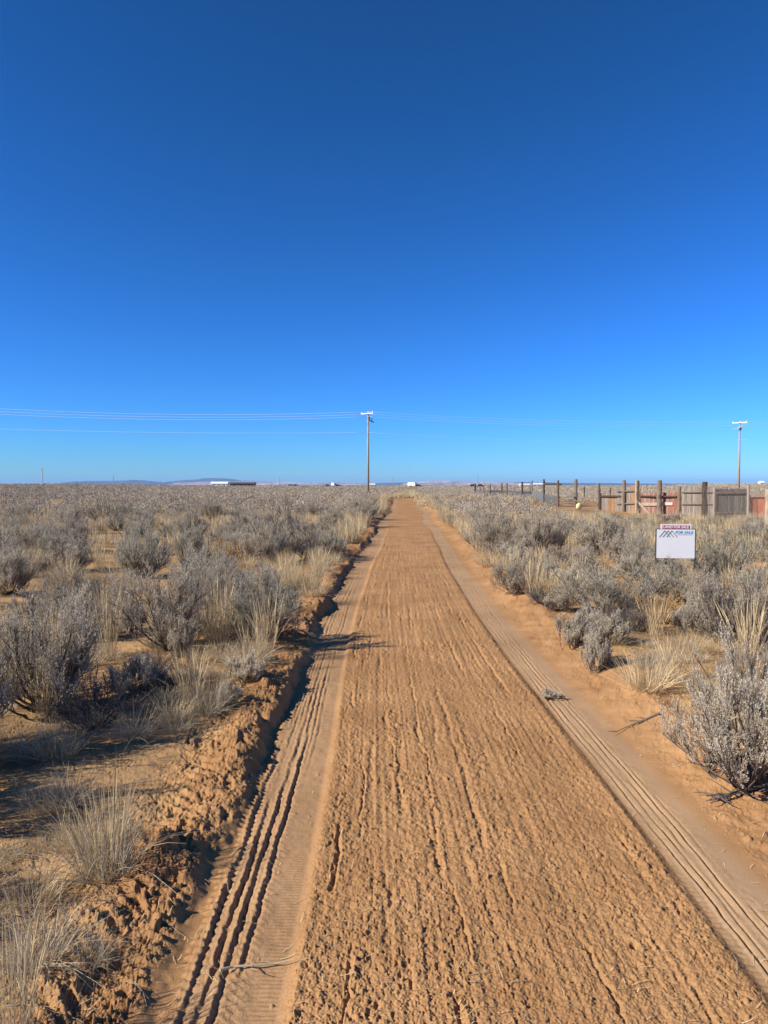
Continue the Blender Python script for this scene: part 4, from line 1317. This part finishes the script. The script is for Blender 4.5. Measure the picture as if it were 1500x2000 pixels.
# posts of the fence
for (px, top, wpx, mat, lean, Yo, lab) in [
    (1169, 944, 7.0, M_POSTG, 0, .0, 'thick round-topped post at the corral end of the plank fence'),
    (1217, 938, 7.0, M_POSTG, 3, -.45, 'crooked pale post leaning before the grey gate panel'),
    (1242.5, 938, 5.2, M_BT, 1, -.25, 'tall squared tan post where the diagonal brace starts'),
    (1247.5, 939, 3.0, M_POSTD, 0, -.12, 'thin dark post fixed beside the tall tan post'),
    (1288.5, 938, 9.0, M_POSTG, 0, -.5, 'thick tall post before the reddish panel'),
    (1327, 950, 7.5, M_POSTG, 0, -.1, 'grey post between the reddish and the tan grey panel'),
    (1395.5, 950, 4.6, M_BT, 0, -.1, 'slim pale post between the tan grey and the dark panel'),
    (1461.5, 948, 5.4, M_BT, 0, -.1, 'slim pale post between the dark and the rust red panel')]:
    post(px, top, 0, wpx, lab, mat, lean, 5, None, fd(px) + Yo)
nearp = post(1375, 941, 1022, 10.5, 'stout dark mottled post standing in front of the tan grey panel', M_POSTD, 1, 9)
edgep = post(1500, 955, 1050, 11, 'pale near post at the right edge of the view', M_BT, 0, 12)
M_CHAIN = mat_plain('chain_link', (.34, .31, .26), .5, .1, 9, .4, .4)
netting('chain_link', [nearp[0], edgep[0]], .02, 1.45, .13, .1, .0034, 'thin chain link mesh hanging in front of the dark and red panels', M_CHAIN, True)
netting('chain_link', [edgep[0], edgep[0] + np.array([1.9, -3.2, 0])], .02, 1.45, .12, .1, .0042, 'chain link mesh running out of the right edge', M_CHAIN, True)

# ------------------------------------------------------------------ land sign
M_WHITE = mat_plain('white_sign', (.68, .68, .68), .45, .03, 3)
M_REDP = mat_plain('red_paint', (.50, .02, .03), .5)
M_BLUEP = mat_plain('blue_paint', (.06, .27, .60), .5)
M_GREYP = mat_plain('grey_paint', (.16, .17, .18), .5)
sx, sy, sz = on_ground(1318, 1140)
M_ = FPX / sy
e = empty('land_sign', (sx, sy, sz), R(-6), 'white land for sale sign with red rider and mountain logo in the right field', 'sign')
px2 = lambda px: (px - 1318) / M_
hz = lambda py: at(1318, py, sy)[2] - sz
m = MB(); m.box((px2(1282), -.012, hz(1090)), (px2(1354), .012, hz(1034)))
pan = m.build('sign_panel', M_WHITE, e)
m = MB(); m.box((px2(1289.5), -.010, hz(1033.0)), (px2(1347), .010, hz(1023.8)))
rid = m.build('rider', M_WHITE, e)
m = MB(); m.box((px2(1292.5), -.014, hz(1032.4)), (px2(1344), -.0105, hz(1026)))
m.build('rider_band', M_REDP, rid)
m = MB()
for xx in (1281.2, 1354.8):
    m.beam((px2(xx), 0, -.15), (px2(xx), 0, hz(1033.5)), .018, .018)
m.beam((px2(1281), 0, hz(1033.5)), (px2(1355), 0, hz(1033.5)), .018, .014)
m.build('frame', M_DARKM, e)
def text(body, size, loc, mat, parent, name, wide=None):
    c = bpy.data.curves.new(name, 'FONT'); c.body = body; c.size = size; c.extrude = .001
    c.align_x = 'LEFT'; c.offset = .0015
    o = bpy.data.objects.new(name, c); COL.objects.link(o)
    bpy.context.view_layer.update()
    dg = bpy.context.evaluated_depsgraph_get()
    me = bpy.data.meshes.new_from_object(o.evaluated_get(dg))
    bpy.data.objects.remove(o); bpy.data.curves.remove(c)
    me.materials.clear(); me.materials.append(mat)
    q = obj(name, me, parent)
    q.rotation_euler = (math.pi / 2, 0, 0); q.location = loc
    xs = [v.co.x for v in me.vertices]
    if wide: q.scale = (wide / (max(xs) - min(xs)), 1, 1)
    return q
text('LAND FOR SALE', 7.0 / M_, (px2(1294), -.016, hz(1031.6)), M_WHITE, rid, 'lettering', 48 / M_)
text('FOR SALE', 6.4 / M_, (px2(1317), -.014, hz(1041.6)), M_BLUEP, pan, 'lettering', 33 / M_)
m = MB()
for cx in (1297, 1303.5, 1310.5):
    a_ = np.array([px2(cx - 10), -.0145, hz(1049)]); b_ = np.array([px2(cx), -.0145, hz(1036.5)]); c_ = np.array([px2(cx + 10), -.0145, hz(1049)])
    m.beam(a_, b_, .009, .003, (0, -1, 0)); m.beam(b_, c_, .009, .003, (0, -1, 0))
m.build('mountain_logo', M_GREYP, pan)
m = MB(); m.box((px2(1320), -.0145, hz(1044.6)), (px2(1350), -.0125, hz(1043.9))); m.build('rule_line', M_GREYP, pan)

# ------------------------------------------------------------------ far buildings and vehicles
M_WW = mat_plain('white_wall', (.74, .73, .71), .6, .05, .3)
M_WR = mat_plain('white_metal_roof', (.68, .68, .68), .4, .04, .2)
M_DW = mat_plain('dark_brown_wall', (.11, .085, .07), .8, .2, .3)
M_DR = mat_plain('dark_roof', (.075, .065, .06), .8, .2, .3)
M_GL = mat_plain('dark_window', (.03, .035, .045), .15)
M_TYRE = mat_plain('black_rubber', (.025, .025, .025), .8)
M_CAR = mat_plain('dark_car_paint', (.03, .03, .035), .3, .1, 2, .5)

def house(px0, px1, top, Y, label, wall, roof, eave=.62, cat='building', wins=3):
    """gabled building facing the camera, from px0 to px1 with its ridge at pixel row top"""
    x0 = (px0 - 750) / FPX * Y; x1 = (px1 - 750) / FPX * Y
    cx = (x0 + x1) / 2; W = (x1 - x0) / 2
    z = float(height(cx, Y, False))
    e = empty('building', (cx, Y, z), 0, label, cat)
    H = max(CAM_H + (947 - top) / FPX * Y - z, 2.6); he = H * eave; D = 7.0
    m = MB(); m.box((-W, 0, -.3), (W, D, he))
    m.add([(-W, 0, he), (-W, D, he), (-W, D / 2, H - .05)], [(0, 1, 2)]); m.add([(W, 0, he), (W, D, he), (W, D / 2, H - .05)], [(0, 2, 1)])
    m.build('wall', wall, e)
    m = MB(); o_ = .5; t = .18
    s_ = (H - he) / (D / 2)
    for sg in (0, 1):
        ya, yb = (-o_, D / 2) if sg == 0 else (D + o_, D / 2)
        za = he - s_ * o_
        V = [(-W - o_, ya, za), (W + o_, ya, za), (W + o_, yb, H), (-W - o_, yb, H)]
        V += [(a, b, c + t) for a, b, c in V]
        m.add(V, [(0, 3, 2, 1), (4, 5, 6, 7), (0, 1, 5, 4), (1, 2, 6, 5), (2, 3, 7, 6), (3, 0, 4, 7)])
    m.build('roof', roof, e)
    for k in range(wins):
        xx = -W + (k + .7) * 2 * W / (wins + .4)
        m = MB(); m.box((xx - .5, -.05, he * .42), (xx + .5, -.003, he * .78)); m.build('window', M_GL, e)
    m = MB(); m.box((W * .55, -.06, 0), (W * .55 + 1.0, -.004, he * .8)); m.build('door', M_GL, e)
    return e

house(412, 444, 941.0, 660, 'long white metal building at the foot of the blue mesa', M_WW, M_WR)
house(449, 497, 942.2, 600, 'long low dark brown house right of the white metal building', M_DW, M_DR, .7)
house(720, 732, 944.6, 700, 'small white roofed building just right of the tall roadside pole', M_WW, M_WR)
house(1040, 1063, 943.6, 640, 'white roofed building behind the corral posts', M_WW, M_WR)
house(1016, 1042, 946.2, 660, 'lower white shed adjoining the white roofed building behind the corral', M_WW, M_WR)
house(1485, 1493, 939.5, 900, 'small white building on the rise at the right edge of the horizon', M_WW, M_WR, wins=1)

def car(px, Y, label, mat, L=4.6, rz=0.0, H=1.6):
    x = (px - 750) / FPX * Y
    z = float(height(x, Y, False)) + .35
    e = empty('parked_car', (x, Y, z), rz, label, 'car')
    prof = [(-L / 2, .35), (L / 2, .35), (L / 2, .85), (L * .3, .98), (L * .12, H), (-L * .36, H), (-L * .47, 1.0), (-L / 2, .9)]
    n = len(prof)
    V = [(a, -.85, b) for a, b in prof] + [(a, .85, b) for a, b in prof]
    m = MB(); m.add(V, [tuple(range(n)), tuple(range(2 * n - 1, n - 1, -1))] + [(k, k + n, (k + 1) % n + n, (k + 1) % n) for k in range(n)])
    m.build('body', mat, e)
    for a in (-L * .3, L * .31):
        for s_ in (-.8, .8):
            m = MB(); m.tube([(a, s_ - .1, .33), (a, s_ + .1, .33)], .34, 12); m.build('wheel', M_TYRE, e)
    m = MB(); m.box((-L * .33, -.87, 1.02), (L * .1, -.852, H - .12)); m.build('window', M_GL, e)
    return e
car(568, 620, 'dark far vehicle, left one of the pair right of the thin pole', M_CAR)
car(578, 630, 'dark far vehicle, right one of the pair right of the thin pole', M_CAR, 5.2)
car(640, 560, 'single small dark vehicle left of the white trailer', M_CAR, 4.6)
car(660, 540, 'dark pickup parked right of the small white trailer', M_CAR, 5.0)
car(817, 545, 'dark vehicle parked at the right end of the white camper', M_CAR, 4.6)
car(924, 420, 'small dark vehicle left of the first corral post', M_CAR, 3.6)
car(939, 420, 'small dark vehicle right of the first corral post', M_CAR, 3.6)

def camper(px0, px1, top, Y, label, cat='camper'):
    x0 = (px0 - 750) / FPX * Y; x1 = (px1 - 750) / FPX * Y
    L = (x1 - x0) * 1.12; cx = (x0 + x1) / 2
    z = float(height(cx, Y, False)) + .55
    H = max(CAM_H + (947 - top) / FPX * Y - z, 2.7)
    e = empty('camper', (cx, Y, z), R(-38), label, cat)
    prof = [(-L / 2, .55), (L / 2 - .3, .55), (L / 2, .9), (L / 2 + .05, H * .55), (L / 2 - .5, H * .95), (L / 2 - .9, H), (-L / 2 + .3, H), (-L / 2, H - .3)]
    n = len(prof)
    V = [(a, -1.2, b) for a, b in prof] + [(a, 1.2, b) for a, b in prof]
    m = MB(); m.add(V, [tuple(range(n)), tuple(range(2 * n - 1, n - 1, -1))] + [(k, k + n, (k + 1) % n + n, (k + 1) % n) for k in range(n)])
    m.build('body', M_WW, e)
    m = MB(); m.box((L * .18, -1.225, H * .5), (L * .38, -1.203, H * .72)); m.build('window', M_GL, e)
    m = MB(); m.box((-L * .05, -1.22, .6), (-L * .05 + .7, -1.203, H * .78)); m.build('door', M_METAL, e)
    for a in (-.45, .45):
        m = MB(); m.tube([(a - L * .1, -1.1, .36), (a - L * .1, -.85, .36)], .38, 12); m.build('wheel', M_TYRE, e)
    m = MB(); m.beam((L / 2 - .4, 0, .6), (L / 2 + 1.1, 0, .5), .12, .12); m.build('hitch', M_DARKM, e)
camper(797, 813, 942.2, 560, 'white camper trailer parked far off where the road ends')
camper(648.5, 655.5, 944.6, 560, 'small white far trailer between two dark vehicles', 'trailer')
for px in (774.5, 787):
    post(px, 944, 0, 1.0, 'short pale far stake left of the white camper', M_BT, 0, 3, 'pale stakes left of the camper', 300)

# ------------------------------------------------------------------ mesas and hills on the horizon
M_MESA = None
def mat_mesa(name, c1, c2, c3):
    m, t, b = new_mat(name)
    tc = nd(t, 'ShaderNodeTexCoord')
    n1 = nd(t, 'ShaderNodeTexNoise', i_Scale=.0011, i_Detail=8.0, i_Roughness=.6)
    mp = nd(t, 'ShaderNodeMapping'); mp.inputs['Scale'].default_value = (1.0, 1.0, 9.0)
    t.links.new(tc.outputs['Object'], mp.inputs[0]); t.links.new(mp.outputs[0], n1.inputs['Vector'])
    t.links.new(ramp(t, n1.outputs['Fac'], [(.35, c1), (.52, c2), (.66, c3)]), b.inputs['Base Color'])
    return m
M_MB = mat_mesa('haze_blue_hill', (.045, .058, .065), (.06, .07, .075), (.10, .10, .095))  # dark base colour with some of the distance haze's blue painted in
M_MP = mat_mesa('pale_badland', (.17, .13, .11), (.42, .33, .28), (.55, .46, .40))

def ridge(name, prof, Y, depth, mat, label, seed, gully=.35, flat=.25):
    """a mesa: crest line from the photograph at distance Y, with gullied slopes running down toward the camera"""
    px = np.array([p[0] for p in prof], float); py = np.array([p[1] for p in prof], float)
    n = 420
    X = np.linspace(px[0], px[-1], n)
    top = np.interp(X, px, py) + .25 * vnoise(X * .22, 0 * X, seed) + .12 * vnoise(X * .8, 0 * X, seed + 1)
    cx = (X - 750) / FPX * Y
    H = np.maximum(CAM_H + (947 - top) / FPX * Y, 3)
    ends = np.minimum(1, np.minimum(np.arange(n), np.arange(n)[::-1]) / 12)
    H = H * ends
    rows = 22
    V = []
    for k in range(rows + 3):
        t = k / rows
        if k <= rows:
            shape = sstep(0, 1, t) * (1 - flat) + flat * sstep(.7, .95, t)
            gl_ = 1 - gully * (1 - t) * np.abs(fbm(cx / (Y * .006) + .3 * t, 0 * cx + t * .8, 3, seed + 5)) * 1.6
            zz = H * shape * np.clip(gl_, .2, 1)
            yy = Y - depth * (1 - t) * (1 + .25 * vnoise(cx / (Y * .01), 0 * cx, seed + 9))
        else:
            zz = H * (1 - (k - rows) * .45); yy = Y + depth * .8 * (k - rows) + 0 * cx
        V.append(np.stack([cx, yy + 0 * cx, zz - 3.0], -1))
    V = np.stack(V, 0)
    nr = rows + 3
    idx = np.arange(nr * n).reshape(nr, n)
    F = np.stack([idx[:-1, :-1], idx[:-1, 1:], idx[1:, 1:], idx[1:, :-1]], -1).reshape(-1, 4)
    o = obj(name, mesh_np(name, V.reshape(-1, 3), F, mat, False))
    return tag(o, label, kind='structure')
ridge('hills', [(120, 943), (150, 940), (185, 939.2), (215, 939), (240, 938.5), (262, 937), (285, 938.5), (310, 941), (335, 943)], 20000, 1500, M_MB, 'low blue hill at the left of the horizon', 1)
ridge('mesa', [(300, 944), (330, 940.5), (362, 937.6), (388, 936.2), (398, 934), (415, 933.6), (440, 934.2), (458, 936), (470, 938.6), (505, 939.8), (545, 942), (590, 943), (640, 944.5)], 23000, 1500, M_MB, 'blue flat-topped mesa, the highest shape on the horizon', 2)
ridge('hills', [(330, 945), (350, 942.5), (400, 940.8), (470, 940.2), (520, 940.6), (560, 941.2), (600, 943), (625, 942.2), (670, 942.4), (695, 942.6), (740, 945)], 15500, 1100, M_MP, 'pale pinkish badland cliffs below the blue mesa', 3, .55)
ridge('hills', [(640, 945.5), (690, 944), (730, 943.4), (760, 943), (800, 941.8), (840, 940.6), (900, 939.8), (960, 941.2), (1040, 941.4), (1120, 943.2), (1180, 943.4), (1260, 944.2), (1340, 944.4), (1420, 945)], 19000, 1200, M_MB, 'long dark blue ridge behind the camper and the corral', 4)
ridge('hills', [(780, 945.5), (800, 941.8), (830, 939.6), (852, 938.2), (900, 939.0), (930, 940.5), (985, 941.2), (1020, 943), (1060, 944.4), (1090, 945.5)], 16500, 1100, M_MP, 'pale gullied cliffs right of the camper', 5, .6)

# ------------------------------------------------------------------ air
m = MB(); m.box((-64000, -3000, -6), (64000, 36000, 245))
hz_o = m.build('haze', None)
hm = bpy.data.materials.new('haze_air'); hm.use_nodes = True
ht = hm.node_tree; ht.nodes.clear()
pv = ht.nodes.new('ShaderNodeVolumePrincipled')
pv.inputs['Color'].default_value = (.38, .62, 1.0, 1)
pv.inputs['Density'].default_value = 3.4e-5
mo = ht.nodes.new('ShaderNodeOutputMaterial')
ht.links.new(pv.outputs[0], mo.inputs['Volume'])
hz_o.data.materials.append(hm)
tag(hz_o, 'thin blue air over the whole plain', kind='stuff')
